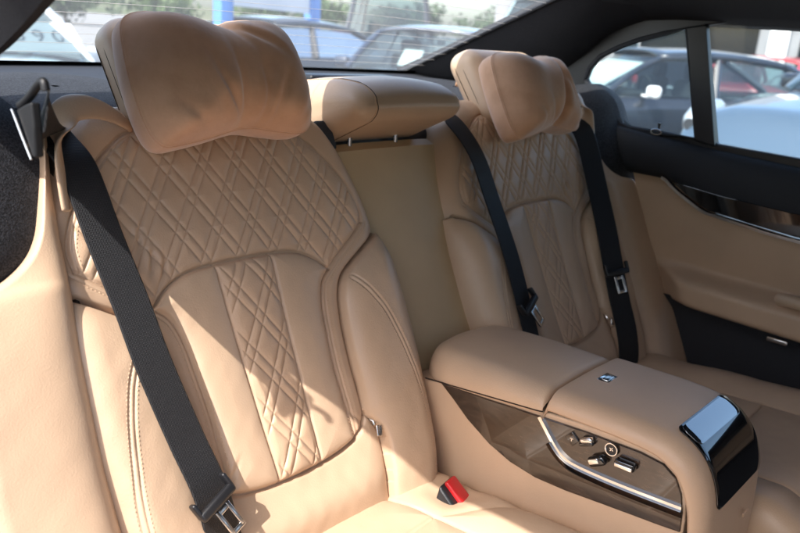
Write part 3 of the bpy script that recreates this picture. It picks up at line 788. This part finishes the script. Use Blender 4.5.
# ---- buckle in the cushion
bk = thing('seat_belt_buckle', 'black seat belt buckle with red button standing in the near cushion', 'buckle', (.209, -.055, .537), R(10))
b = MB()
prof_b = [(-.019, -.015, -.02), (.019, -.015, -.02), (.019, .019, -.02), (-.019, .019, -.02)]
sec = lambda z, sx, y0, y1: [(-sx, y0, z), (sx, y0, z), (sx, y1, z), (-sx, y1, z)]
V = sec(-.02, .027, -.026, .028)+sec(.006, .026, -.025, .026)+[(-.021, -.017, .016), (.021, -.017, .016), (.021, .020, .047), (-.021, .020, .047)]
F = [(0, 1, 5, 4), (1, 2, 6, 5), (2, 3, 7, 6), (3, 0, 4, 7), (4, 5, 9, 8), (5, 6, 10, 9), (6, 7, 11, 10), (7, 4, 8, 11), (8, 9, 10, 11), (3, 2, 1, 0)]
b.add(V, F); b.build('buckle_body', BPLAST, bk, bevel=.004)
b = MB(); ra = Matrix.Rotation(math.atan2(.031, .037), 3, 'X')
b.box(Vector((.004, .001, .033)), (.026, .043, .010), ra, .0035); rb = b.build('release_button', RED, bk)

# ================================================================== CABIN SHELL
cab = thing('car_cabin', 'dark cabin interior around the seats: roof lining, window pillars, shelf and rear window', 'car cabin')
# rear shelf
rows = []
for y in np.linspace(.335, .84, 20):
    rows.append([(x, y, 1.060+.115*(y-.27)+.004*math.sin(x*9)*0-.12*max(0, (x-1.02)/.14)**2*0) for x in np.linspace(-.42, 1.17, 30)])
MB().grid(rows).build('parcel_shelf', BSOFT, cab, flip=True)
b = MB(); b.box((.37, .42, .80), (1.50, .03, .52)); b.build('shelf_front', BSOFT, cab)
# raised arched speaker grilles and vents on the shelf
for cx in (-.10, .86):
    an = np.linspace(0, 2*math.pi, 40)
    b = MB(); rows = []
    for rr_, zz in ((.135, .0), (.13, .012), (.115, .017), (.06, .020), (.005, .020)):
        rows.append([(cx+rr_*1.15*math.cos(a), .54+rr_*math.sin(a), 1.060+.115*(.27+rr_*math.sin(a)*1)+zz) for a in an])
    b.grid(rows); b.build('speaker_grille', SPECK, cab)
b = MB(); b.box((.60, .64, 1.112), (.26, .05, .03), None, .006); b.build('shelf_vent', BPLAST, cab)
b = MB(); b.box((.415, .50, 1.092), (.085, .03, .022), None, .006); b.build('shelf_belt_slot', BPLAST, cab)
# rear window with heater wires
gx0, gx1 = -.235, .975
def glass_pt(x, t):        # t 0 base .. 1 header ; bowed across
    bow = 1-((x-.37)/.62)**2
    y = .80-.62*t+.035*bow*(1-t); z = 1.128+.275*t+.018*bow*math.sin(t*math.pi)*.6+.0*bow
    return (x, y, z)
xs = np.linspace(-.40, 1.14, 24)
rows = [[glass_pt(x, t) for x in xs] for t in np.linspace(-.05, 1.08, 16)]
rw = MB().grid(rows).build('rear_window', REARGLASS, cab)
for t in np.linspace(.08, .93, 15):
    MB().tube([tuple(np.array(glass_pt(x, t))+np.array((0, -.004, -.004))) for x in np.linspace(-.25, .99, 22)], .0004, 4).build('heater_wire', HEATER, rw)
# black ceramic border at the base of the rear glass
rows = [[tuple(np.array(glass_pt(x, t))+np.array((0, -.006, -.006))) for x in xs] for t in (-.05, -.01, .025)]
MB().grid(rows).build('glass_border', PIANO, rw)
# roof lining (open to the front, where the windscreen would be)
rows = []
for y in np.linspace(.26, -2.3, 40):
    row = []
    for x in np.linspace(-.36, 1.16, 30):
        e = abs((x-.40)/.76); z = 1.405-.085*e**4
        if y > .1: z -= .020*((y-.1)/.20)**2
        k = max(0, (y-.05)/.21); row.append((x, y+k*.075*max(0, 1-((x-.40)/.42)**2), z))
    rows.append(row)
hl = MB().grid(rows).build('roof_lining', BCLOTH, cab); so = hl.modifiers.new('t', 'SOLIDIFY'); so.thickness = .035; so.offset = 1
# far rear pillar, from the rear glass edge round to the side window
A_ = crom([(.978, .835, 1.118), (.975, .70, 1.172), (.968, .55, 1.236), (.962, .40, 1.300), (.958, .28, 1.352), (.955, .16, 1.395)], 8)
B_ = crom([(1.15, .86, 1.05), (1.15, .60, 1.085), (1.142, .44, 1.135), (1.132, .365, 1.19), (1.128, .28, 1.262), (1.125, .12, 1.318)], 8)
rows = []
for a, b_ in zip(A_, B_):
    row = []
    for f in np.linspace(0, 1, 14):
        p = a*(1-f)+b_*f; bul = math.sin(f*math.pi); row.append((p[0]-.012*bul, p[1]-.035*bul, p[2]+.0*bul))
    row.insert(0, (a[0]-.002, a[1]+.01, a[2]+.012)); rows.append(row)
MB().grid(rows).build('rear_pillar', BCLOTH, cab)
# edge bead of the rear glass, seen as a thin light line
MB().tube([tuple(p+np.array((-.004, -.003, .004))) for p in A_], .0045, 6).build('glass_edge_bead', BSOFT, cab)
# lower far corner, down from the pillar to the seat side
rows = []
for f in np.linspace(0, 1, 16):
    row = []
    for t in np.linspace(0, 1, 14):
        y = .86-.66*t; x = 1.148-.055*math.sin(f*math.pi)*(1-.4*t)-.0*t; z = 1.09-.35*f+(.05-.05*f)*0
        zt = np.interp(y, [.2, .30, .45, .86], [1.045, 1.10, 1.12, 1.055])
        row.append((x-.05*f, y, zt-.34*f))
    rows.append(row)
MB().grid(rows).build('corner_trim', BSOFT, cab)
# near roof rail and pillar (casts the diagonal shade across the near seat)
rail_in = crom([(-.335, .46, 1.08), (-.332, .33, 1.125), (-.330, .22, 1.155), (-.330, .119, 1.180), (-.330, .053, 1.205), (-.330, -.002, 1.23), (-.332, -.07, 1.262), (-.335, -.2, 1.30), (-.345, -.5, 1.325), (-.35, -1.25, 1.32), (-.35, -2.2, 1.25)], 6)
rows = []
for p in rail_in:
    y, z = p[1], p[2]
    zo = np.interp(-y, [-.46, -.33, -.22, -.07, .2, .5, 1.25, 2.2], [1.22, 1.30, 1.342, 1.352, 1.365, 1.37, 1.37, 1.31])
    rows.append([(p[0]+.10, y+.01, max(z+.16, 1.40)), (p[0]+.035, y, z+.055), (p[0]+.004, y, z+.012), (p[0], y, z), (p[0]-.012, y, z-.004), (-.405, y, (z+zo)/2), (-.455, y, zo), (-.470, y, zo+.012), (-.455, y, zo+.07), (-.36, y, max(z, zo)+.14), (p[0]+.10, y+.01, max(z+.16, 1.40)+.01)])
MB().grid(rows).build('roof_rail', BCLOTH, cab)
# near pillar foot next to the speckled cloth
rows = []
for f in np.linspace(0, 1, 14):
    row = []
    for t in np.linspace(0, 1, 12):
        y = .84-.60*t; x = -.40+.05*math.sin(f*math.pi*.9)
        zt = np.interp(y, [.05, .13, .25, .46, .86], [1.178, 1.165, 1.150, 1.12, 1.075]); row.append((x+.065*f*(1-t*.3), y, zt-.10*f))
    rows.append(row)
MB().grid(rows).build('pillar_foot', BSOFT, cab, flip=True)
b = MB(); b.grid([[(x, y, .27) for x in np.linspace(-.5, 1.2, 5)] for y in np.linspace(-1.3, .4, 5)]); b.build('floor_carpet', CARPET, cab)
b = MB(); b.box((-.47, -.60, .33), (.10, 1.4, .24), None, .03); b.build('door_sill', BPLAST, cab)
# front of the cabin, out of frame, added to block light from ahead: two seat backs, the centre pillar and the closed front door on the near side
for x in (0, .74):
    q = MB(); q.box((x, -1.02, .80), (.52, .15, .62), Matrix.Rotation(R(14), 3, 'X'), .05, 4); fs = q.build('unseen_front_seat_back', LEATHER2, cab)
    q = MB(); q.box((x, -.90, 1.20), (.27, .10, .17), Matrix.Rotation(R(14), 3, 'X'), .04, 4); q.build('unseen_front_headrest', LEATHER2, fs)
q = MB(); q.box((-.43, -1.20, .80), (.10, .14, 1.05), Matrix.Rotation(R(6), 3, 'X'), .02); q.build('unseen_centre_pillar', BPLAST, cab)
q = MB(); q.box((-.46, -1.80, .62), (.10, 1.1, .66), None, .03); q.build('unseen_front_door', BPLAST, cab)
q = MB(); q.box((.37, -2.0, .75), (1.6, .35, .35), None, .05); q.build('dashboard', BSOFT, cab)  # unseen, added with the seat backs to cut light from the front
q = MB(); q.box((1.18, -1.75, .62), (.10, 1.1, .72), None, .03); q.build('unseen_front_door', BPLAST, cab)

# ================================================================== FAR DOOR
door = thing('rear_door', 'closed far rear door with dark upper trim and tan leather door card', 'car door', (1.12, 0, .3))
DX = 1.12
def D(a, b, t): return (t, a, b-.3)           # local to the door root
quarter = [(.337, 1.150), (.330, 1.175), (.306, 1.205), (.26, 1.230), (.211, 1.250), (.15, 1.268), (.102, 1.281), (.036, 1.047), (.12, 1.046), (.20, 1.047), (.222, 1.052), (.26, 1.078), (.29, 1.104), (.32, 1.128)]
front = [(.063, 1.289), (-.03, 1.306), (-.123, 1.322), (-.35, 1.330), (-.75, 1.315), (-.95, 1.25), (-1.05, .99), (-.60, 1.02), (-.184, 1.036), (-.008, 1.041)]
outer = [(.43, 1.02), (.43, 1.16), (.36, 1.235), (.25, 1.30), (.1, 1.335), (-.2, 1.375), (-.6, 1.375), (-1.0, 1.32), (-1.22, 1.0), (-1.22, .90), (-.22, .874), (-.024, .893), (.076, .946), (.18, .943), (.25, .94)]
plate(outer, [quarter, front], .022, D, 'upper_trim', BPLAST, door, bevel=.004)
# rounded waist rail below the windows
rows = []
for y in np.linspace(.24, -1.2, 50):
    zt = np.interp(-y, [-.24, -.222, -.023, .194, 1.2], [1.054, 1.050, 1.030, 1.018, .97]); zb = np.interp(-y, [-.24, -.19, -.076, -.02, .024, .22, 1.2], [.945, .945, .944, .915, .890, .874, .86])
    row = []
    for t in np.linspace(0, math.pi, 12): row.append((-.004-.030*math.sin(t)**.8, y, (zt+zb)/2+(zt-zb)/2*math.cos(t)-.3))
    rows.append(row)
MB().grid(rows).build('waist_rail', BSOFT, door)
for nm, ol in (('quarter_glass', quarter), ('door_glass', front)):
    plate(ol, [], .004, lambda a, b, t: (.012+t, a, b-.3), nm, GLASS, door)
def bead(ol): 
    c = list(ol); return [(-.002, a, b-.3) for a, b in c]+[(-.002, c[0][0], c[0][1]-.3)]
MB().tube(bead(quarter), .006, 6, cap=False).build('window_seal', BSOFT, door)
# door card
rows = []
edge = crom([(.17, .95), (.14, .88), (.107, .815), (.075, .75), (.045, .69), (.03, .655), (.0, .59), (-.02, .53), (-.03, .45)], 4)
zz = edge[:, 1]
nY = 46
for i in range(len(edge)):
    row = []; z0 = edge[i, 1]
    for f in np.linspace(0, 1, nY)**1.3:
        y = edge[i, 0]*(1-f)+(-1.2)*f
        slope = .02*min(1, max(0, -(y)))
        z = z0+slope*0
        # armrest swells inwards between .73 and .65
        arm = .070*math.exp(-((z-.690)/.032)**4)*sstep(.0, .09, edge[i, 0]-y+.0)
        x = -.010-float(arm)-.012*math.sin(min(1, max(0, (z-.73)/.2))*math.pi)
        row.append((x, y, z-.3-.028*min(.5, max(0, .05-y))*1.0))
    rows.append(row)
rows_up = [r for r, z in zip(rows, zz) if z > .647]; rows_lo = [r for r, z in zip(rows, zz) if z < .668]
def card_z(y): return .655-.028*min(.5, max(0, .05-y))
# upper (tan) and lower (dark) card, finer in height
def card(z_hi, z_lo, name, m, n):
    rows = []
    for k_ in range(n):
        row = []
        for f in np.linspace(0, 1, nY)**1.3:
            ft = k_/(n-1); zh = z_hi; z = zh*(1-ft)+z_lo*ft
            ye = np.interp(-z, -edge[:, 1], edge[:, 0]); y = ye*(1-f)-1.2*f
            if z_hi > .9:
                top = np.interp(-y, [-.3, -.076, -.06, .024, .22, 1.2], [.960, .952, .944, .890, .872, .86]); z = top*(1-ft)+z_lo*ft; ye = np.interp(-z, -edge[:, 1], edge[:, 0]); y = ye*(1-f)-1.2*f
            dro = .02*min(.6, max(0, .04-y)); zl = z-dro*sstep(.90, .75, z)
            arm = .066*math.exp(-((z-.708)/.040)**6)*float(sstep(.0, .10, ye-y+.012))
            if z_hi < .7: arm = -.012*float(sstep(.685, .62, z))+.016*math.exp(-((z-.68)/.02)**2)
            x = -.010-arm-.010*math.sin(min(1, max(0, (z-.73)/.2))*math.pi)
            row.append((x, y, zl-.3))
        rows.append(row)
    return MB().grid(rows).build(name, m, door)
card(.95, .671, 'door_card', LEATHER, 60)
card(.680, .30, 'door_pocket', BSOFT, 24)
# chrome line and gloss black inlay above it
ctl = crom([(.084, .952), (.072, .947), (.05, .931), (.015, .912), (-.024, .894), (-.06, .889), (-.12, .882), (-.22, .8735), (-.6, .862), (-1.1, .858)], 8)
rows = []
for a, b in zip(offset_line(ctl, .0032), offset_line(ctl, -.0032)): rows.append([(-.03, a[0], a[1]-.3), (-.044, a[0], a[1]-.3), (-.044, b[0], b[1]-.3), (-.03, b[0], b[1]-.3)])
MB().grid(rows).build('chrome_trim', CHROME, door)
inl = [(.06, .947), (.015, .920), (-.024, .901), (-.12, .889), (-.22, .881), (-.6, .869), (-1.1, .864), (-1.1, .925), (-.5, .93), (-.2, .9285), (-.05, .936)]
plate(inl, [], .004, lambda a, b, t: (-.040+t, a, b-.3), 'gloss_inlay', PIANO, door, bevel=.001)
b = MB(); b.box((-.045, -.30, .612), (.01, .15, .01), Matrix.Rotation(R(2), 3, 'X'), .003); b.build('door_handle', CHROME, door)
# grab recess, lock pin, switch
b = MB(); b.tube([(-.060, -.225, .448), (-.066, -.232, .452), (-.066, -.30, .452), (-.06, -.31, .448)], .014, 10); b.build('grab_handle', LEATHER2, door)
b = MB(); b.tube([(.004, 0.130, .735), (.004, 0.130, .764)], .0032, 10); b.tube([(.004, 0.130, .764), (.004, 0.130, .768)], .0046, 10); pin = b.build('lock_pin', BPLAST, door)
b = MB(); b.tube([(-.008, 0.130+.013*math.cos(a), .748+.006*math.sin(a)) for a in np.linspace(0, 2*math.pi, 20)], .002, 6, cap=False); b.build('pin_highlight_ring', STEEL, pin)  # bright ring stands in for a crescent highlight at the pin
b = MB(); b.box((-.016, -.228, .344), (.014, .044, .012), None, .003); b.build('seat_switch', STEEL, door)
# divider bar between the panes, proud of the frame
bar = [(.102, 1.284), (.060, 1.292), (-.010, 1.034), (.036, 1.040)]
plate(bar, [], .020, lambda a, b, t: (-.008+t, a, b-.3), 'divider_bar', BPLAST, door, bevel=.004)

# ================================================================== OUTSIDE: parked cars
CGL = glass('car_window', (.60, .70, .70), .8, .02, .08)
TYRE = mat('tyre_rubber', (.015, .015, .016), .8)
RIM = mat('alloy', (.55, .55, .56), .25, metal=1)
PAPER_GLARE = mat('white_paper_glare', (.80, .80, .78), .8)
INK = mat('faded_ink', (.13, .15, .17), .7)
LAMP = mat('lamp_glass', (.30, .33, .35), .06, spec=1, coat=1)
TAIL = mat('tail_lamp', (.55, .01, .015), .15, coat=1)
DASH = mat('car_dash', (.03, .03, .032), .8)
def paint(name, c, metal=.3): return mat(name, c, .28, metal=metal, coat=1, coat_rough=.03)
W_SILVER = paint('silver_white_paint', (.62, .64, .66)); P_BLACK = paint('black_paint', (.012, .013, .016)); P_NAVY = paint('navy_paint', (.02, .03, .055))
P_GREYBLUE = paint('grey_blue_paint', (.10, .145, .19), .5); P_TEAL = paint('teal_paint', (.04, .09, .11), .4); P_RED = paint('red_paint', (.50, .02, .02), .1); P_DARK = paint('graphite_paint', (.018, .022, .03), .4); P_WHITE = paint('white_paint', (.78, .78, .77), 0)

def digits_mesh(text, size):
    cu = bpy.data.curves.new('t', 'FONT'); cu.body = text; cu.size = size; cu.align_x = 'CENTER'; cu.align_y = 'CENTER'; cu.extrude = .002
    o = bpy.data.objects.new('t', cu); COL.objects.link(o)
    dg = bpy.context.evaluated_depsgraph_get(); me = bpy.data.meshes.new_from_object(o.evaluated_get(dg))
    V = [v.co.copy() for v in me.vertices]; F = [list(p.vertices) for p in me.polygons]
    bpy.data.objects.remove(o); bpy.data.curves.remove(cu); bpy.data.meshes.remove(me)
    return V, F

def car(label, loc, heading, pm, L=4.5, Wd=1.8, H=1.45, hood=.98, suv=False, papers_glare=(), text=None, mirror=None, group='cars parked outside the windows'):
    """faces local +X; heading is the angle of +X from world +X (radians)"""
    root = thing('parked_car', label, 'car', loc, heading, group)
    h2 = Wd/2; belt = hood-.04
    # stations along the length: x, half width, shoulder height, deck height, bottom
    st = [(-L/2, .62, .62, .66, .45), (-L/2+.06, .78, .82, .86, .34), (-L/2+.35, .88, belt+.02, belt+.06, .25), (-L/2+.9, .97, belt+.02, belt+.05, .2), (-.6, 1, belt, belt+.02, .2), (.3, 1, belt-.02, belt, .2), (L/2-1.45, .99, belt-.05, hood, .2), (L/2-.9, .97, belt-.09, hood-.045, .2), (L/2-.45, .92, belt-.15, hood-.11, .22), (L/2-.16, .84, belt-.24, hood-.20, .24), (L/2-.03, .72, .62, .68, .28), (L/2, .60, .55, .58, .36)]
    P = np.array(st); Q = crom(P, 4); rows = []
    for x, k, sh, dk, bt in Q:
        w = h2*k; r = []
        half = [(w*.86, bt), (w*.97, bt+.12), (w, (bt+sh)/2), (w*.985, sh-.10), (w*.94, sh-.02), (w*.86, sh+.02), (w*.55, dk), (w*.25, dk+.012)]
        r = [(x, y, z) for y, z in half]+[(x, 0, dk+.015)]+[(x, -y, z) for y, z in half[::-1]]; rows.append(r)
    b = MB(); b.grid(rows); n = len(rows[0]); b.F.append(tuple(range(n))); b.F.append(tuple(len(b.V)-n+i for i in range(n-1, -1, -1)))
    body = b.build('body', pm, root, flip=False)
    # greenhouse: roof + pillars in paint, panes between
    xb, xr, xw, xh = (-L/2+.45 if not suv else -L/2+.10), (-L/2+1.15 if not suv else -L/2+.35), .35 if not suv else .45, L/2-1.30
    zr = H; zb = belt
    wr = h2*.70; wb = h2*.93
    rows = []
    for f in np.linspace(0, 1, 14):
        x = xr+(xw-xr)*f; e = 4*(f-.5)**2
        rows.append([(x, y*wr, zr-.05*e-.055*abs(y)**3) for y in np.linspace(-1.04, 1.04, 13)])
    b = MB(); b.grid(rows); rf = b.build('roof', pm, root); so = rf.modifiers.new('t', 'SOLIDIFY'); so.thickness = .03
    zc = zr-.105
    pil = .032
    for sy in (-1, 1):
        for P_, w_ in ((crom([(xh-.02, sy*wb*.93, zb+.0), ((xh+xw)/2, sy*(wb*.45+wr*.52), (zb+zc)/2+.03), (xw, sy*wr, zc)], 5), pil),
                       ([(-.25, sy*wb, zb), (-.32, sy*wr*1.0, zr-.07)], pil),
                       (crom([(xb, sy*wb*.90, zb+.05), ((xb+xr)/2+.03, sy*(wb*.42+wr*.52), (zb+zc)/2+.06), (xr, sy*wr, zc)], 5), pil*1.4)):
            b = MB(); b.tube(P_, w_, 8); b.build('window_pillar', pm, root)
        b = MB(); b.tube(crom([(xw, sy*wr, zc), ((xw+xr)/2, sy*wr*1.02, zr-.055), (xr, sy*wr, zc)], 6), pil, 8); b.build('roof_rail', pm, root)
    def pane(a, c, nm, bow=0):
        rows = []
        for f in np.linspace(0, 1, 8):
            rows.append([tuple(np.array(a[0])*(1-f)*(1-t)+np.array(a[1])*(1-f)*t+np.array(c[0])*f*(1-t)+np.array(c[1])*f*t+np.array((bow*math.sin(t*math.pi), 0, 0))) for t in np.linspace(0, 1, 10)])
        return MB().grid(rows).build(nm, CGL, root)
    ws = pane([(xh, -wb*.92, zb+.02), (xh, wb*.92, zb+.02)], [(xw, -wr*.97, zc), (xw, wr*.97, zc)], 'windscreen', .10)
    pane([(xb, -wb*.88, zb+.05), (xb, wb*.88, zb+.05)], [(xr, -wr*.97, zc), (xr, wr*.97, zc)], 'rear_window', -.06)
    for sy in (-1, 1):
        pane([(xb+.05, sy*wb*.95, zb), (xh-.05, sy*wb*.95, zb)], [(xr, sy*wr, zc), (xw, sy*wr, zc)], 'side_window')
    # dashboard, seats, wheel seen through the glass
    b = MB(); b.box((xh-.28, 0, zb-.02), (.5, wb*1.7, .12), None, .04); b.box((-.1, .4, zb-.1), (.14, .45, .55), Matrix.Rotation(R(-12), 3, 'Y'), .05); b.box((-.1, -.4, zb-.1), (.14, .45, .55), Matrix.Rotation(R(-12), 3, 'Y'), .05)
    for sy in (.4, -.4): b.box((-.17, sy, zb+.25), (.09, .25, .18), None, .04)
    b.box(((xb+xh)/2, 0, zb-.22), (xh-xb-.2, wb*1.7, .05)); b.tube([(xh-.62+.04*math.sin(a), .38+.18*math.cos(a), zb+.02+.17*math.sin(a)) for a in np.linspace(0, 6.283, 20)], .014, 6, cap=False)
    b.build('cabin_fittings', DASH, root)
    for sy in (-1, 1):
        m_ = MB(); m_.box((xh-.42, sy*(h2+.10), zb+.05), (.10, .19, .13), Matrix.Rotation(R(8*sy), 3, 'Z'), .045, 4); m_.box((xh-.40, sy*(h2-.02), zb+.0), (.05, .16, .03), None, .01)
        m_.build('wing_mirror', mirror or pm, root)
        rl = Matrix.Rotation(R(-30*sy), 3, 'Z') @ Matrix.Rotation(R(14), 3, 'Y')
        lc = Vector((L/2-.335, sy*h2*.79, hood-.24))
        l = MB(); l.box(lc, (.44, .22, .15), rl, .06, 5); hl_ = l.build('headlight', LAMP, root)
        for q in (-.055, .055):
            l = MB(); l.tube([lc+rl @ Vector((.20, q, 0)), lc+rl @ Vector((.222, q, 0))], .040, 16); l.build('lamp_lens', DASH, hl_)
        l = MB(); l.box((-L/2+.07, sy*h2*.68, .80), (.10, .34, .16), None, .03); l.build('tail_light', TAIL, root)
        for wx in (L/2-.85, -L/2+.85):
            w_ = MB(); w_.tube([(wx, sy*(h2-.20), .33), (wx, sy*(h2-.01), .33)], .33, 24); wh = w_.build('wheel', TYRE, root)
            w_ = MB(); w_.tube([(wx, sy*(h2-.03), .33), (wx, sy*(h2+.004), .33)], .23, 20); w_.build('rim', RIM, wh)
    gr = MB(); gr.box((L/2-.035, 0, .56), (.07, Wd*.34, .16), None, .02); gr.box((L/2-.04, 0, .36), (.07, Wd*.55, .10), None, .02); gr.build('grille', DASH, root)
    # price papers behind the windscreen; one wide sheet paints glare
    slope = math.atan2(xh-xw, zc-zb)
    rp = Matrix(((-math.sin(slope)*0, -math.sin(slope), math.cos(slope)), (1, 0, 0), (0, math.cos(slope), math.sin(slope))))
    for (py, f, pw, ph) in papers_glare:
        c = Vector((xh+(xw-xh)*f-.03+.05, py, zb+(zc-zb)*f))
        pb = MB(); ex = Vector((0, 1, 0)); ey = Vector((xw-xh, 0, zc-zb)).normalized()
        nn_ = ex.cross(ey)
        for s_ in (-.001, .001): pb.add([c+ex*a*pw/2+ey*d*ph/2+nn_*s_ for a, d in ((-1, -1), (1, -1), (1, 1), (-1, 1))], [(0, 1, 2, 3)])
        sheet = pb.build('price_or_glare_sheet', PAPER_GLARE, root)
        if text:
            V, F = digits_mesh(text, ph*.52); tb = MB(); tb.add([c+ex*v.x+ey*v.y+nn_*(.004+v.z) for v in V], F); tb.build('price_digits', INK, sheet, smooth=False)
    return root
FACE = R(-90)
car('silver white car behind the rear window at far left, price sheet in windscreen', (1.44, 6.15, GZ), FACE, W_SILVER, papers_glare=((.47, .42, .62, .36),), text='5 9 0', H=1.48)
car('black car parked behind the rear window, half hidden by the near headrest pillow', (6.18, 8.26, GZ), R(182), P_BLACK, papers_glare=((.35, .42, .36, .34),), H=1.42)
car('dark navy car with two white sheets in its windscreen, behind the middle headrest', (6.42, 5.25, GZ), R(205), P_NAVY, papers_glare=((-.12, .40, .22, .30), (.28, .42, .30, .32)), H=1.44)
car('tall dark teal van partly cut off by the sloping rear window edge', (12.0, 7.2, GZ), R(182), P_TEAL, H=2.15, hood=1.15, suv=True)
car('tall black vehicle with red tail lamps, in the distance above the navy car', (11.3, 10.6, GZ), R(40), P_BLACK, H=2.1, hood=1.2, suv=True)
car('grey blue car right outside the far door window, its headlight facing us', (6.40, .12, GZ), R(163), P_GREYBLUE, L=4.6, Wd=1.88, H=1.72, hood=1.20, mirror=P_BLACK, papers_glare=((.45, .4, .22, .22),))
car('graphite car with white wing mirrors, seen through the far quarter window', (8.03, 3.24, GZ), R(140), P_DARK, H=1.40, hood=.95, mirror=P_WHITE, papers_glare=((0.0, .5, 1.0, .5),))  # windscreen-wide white sheet stands in for the glare on the glass
car('red car half hidden behind the grey blue car', (13.2, 3.7, GZ), R(175), P_RED, H=1.42, mirror=P_RED)
car('unseen dark van added beside the open near door to block sky light', (-2.75, -.9, GZ), R(90), P_DARK, Wd=1.95, H=1.95, hood=1.2, suv=True)  # out of view; added to darken the far side of the cabin

# ================================================================== OUTSIDE: posts, banner, building, trees
BLUE = mat('blue_paint', (.08, .22, .55), .45)
def post(x, y, label):
    r = thing('blue_post', label, 'post', (x, y, GZ), group='blue posts')
    b = MB(); b.box((0, 0, 1.6), (.18, .18, 3.2), None, .01); b.build('shaft', BLUE, r)
    b = MB(); b.box((0, 0, .01), (.34, .34, .02), None, .004); b.build('foot_plate', BLUE, r)
post(5.05, 7.6, 'left blue square post, beside the near headrest pillow'); post(7.3, 8.55, 'right blue square post, above the roof of the black car')
ban = thing('banner', 'white banner stretched between the two blue posts behind the cars', 'banner', (6.2, 8.1, 1.55), math.atan2(.95, 2.25))
b = MB(); rows = [[(x, .02*math.sin(x*5), z) for x in np.linspace(-1.12, 1.12, 30)] for z in (-.16, 0, .16, .5)]
b.grid(rows); b.build('sheet', mat('banner_cloth', (.78, .78, .80), .8), ban)
bl = thing('shop_building', 'grey shop building with white column and dark windows, behind the grey blue car', 'building', (19.2, 4.6, GZ), R(-75))
WALL = mat('grey_render', (.26, .26, .27), .85, bump=(30, .2, .01), var=(1.5, (.22, .22, .23), .4, .6))
b = MB(); b.box((0, 3, 2.6), (16, 6, 5.2)); b.build('wall', WALL, bl, smooth=False)
COLW = mat('white_column_paint', (.80, .80, .79), .6)
for x in (-4.44, -.84, 2.76, 6.36):
    b = MB(); b.box((x, -.12, 2.4), (.42, .24, 4.8), None, .02); b.build('column', COLW, bl, smooth=False)
SHOPG = glass('shop_glass', (.12, .14, .15), 1)
for x in (-2.64, .96, 4.56):
    b = MB(); b.box((x, -.02, 1.75), (2.7, .06, 2.9)); w_ = b.build('window', SHOPG, bl, smooth=False)
    b = MB(); b.box((x, -.07, 3.25), (2.9, .08, .1)); b.box((x, -.07, 1.6), (.07, .08, 3.2)); b.box((x, -.07, .28), (2.9, .08, .1)); b.build('frame', BPLAST, w_, smooth=False)

LEAF = [mat('leaf_dark', (.035, .060, .022), .7), mat('leaf_mid', (.06, .095, .03), .7)]
BARK = mat('bark', (.09, .065, .045), .9)
def tree(label, x, y, h, r, mi, z0=0):
    t = thing('tree', label, 'tree', (x, y, GZ), random.uniform(0, 6), 'trees in the distance')
    b = MB(); b.tube([(0, 0, 0), (.05, .03, h*.3), (.0, .05, h*.55), (.05, 0, h*.8)], [h*.035, h*.028, h*.02, h*.008], 8)
    for k in range(5):
        a = k*1.3; b.tube([(0, 0, h*(.3+.07*k)), (r*.4*math.cos(a), r*.4*math.sin(a), h*(.45+.07*k)), (r*.7*math.cos(a), r*.7*math.sin(a), h*(.55+.07*k))], [h*.014, h*.01, h*.004], 6)
    b.build('trunk', BARK, t)
    g = np.random.default_rng(int(abs(x*100+y*7))); V = []; F = []
    cl = [(g.normal(0, .45, 3)*np.array([r, r, h*.28])+np.array([0, 0, h*.63]), r*g.uniform(.28, .5)) for _ in range(22)]
    for c, cr in cl:
        for _ in range(70):
            d = g.normal(0, 1, 3); d /= np.linalg.norm(d); p = c+d*cr*g.uniform(.6, 1.05); e1 = np.cross(d, g.normal(0, 1, 3)); e1 /= np.linalg.norm(e1); e2 = np.cross(d+g.normal(0, .5, 3), e1); s_ = r*g.uniform(.05, .10)
            k = len(V); V += [p-e1*s_, p+e2*s_*.6, p+e1*s_, p-e2*s_*.6]; F.append((k, k+1, k+2, k+3))
    mesh_np('crown', V, F, LEAF[mi], t, smooth=False)
tl = [(12, 27, 3.6, 2.4), (17, 29, 4.4, 2.8), (23, 30, 4.0, 3.0), (27, 31, 4.8, 3.0), (32, 30, 4.2, 3.2), (38, 34, 5.2, 3.4), (30, 22, 3.8, 2.4), (26, 17.5, 4.6, 2.6)]
tlab = ['leftmost distant tree, at the left end of the row', 'second distant tree from the left, beside the near pillow', 'distant tree between the two blue posts, left one', 'distant tree between the two blue posts, right one', 'distant tree just right of the right blue post', 'tallest distant tree, behind the right blue post', 'small distant tree above the navy car roof', 'distant tree by the edge of the rear window pillar']
for (x, y, h, r), lb in zip(tl, tlab): tree(lb, x*2.4, y*2.4, h, r*1.3, int(x) % 2)
# low hills along the skyline
HILL = mat('hill_grass', (.07, .085, .035), .95, var=(.03, (.13, .12, .07), .35, .65))
rows = []
for f in np.linspace(0, 1, 12):
    rows.append([(300*math.sin(a)*(1+f*.35), 300*math.cos(a)*(1+f*.35), (6+5*math.sin(a*5.1+.6)+2.5*math.sin(a*13))*math.sin(f*math.pi*.5)) for a in np.linspace(R(-20), R(120), 120)])
tag(MB().grid(rows).build('hills', HILL, flip=True), kind='structure')
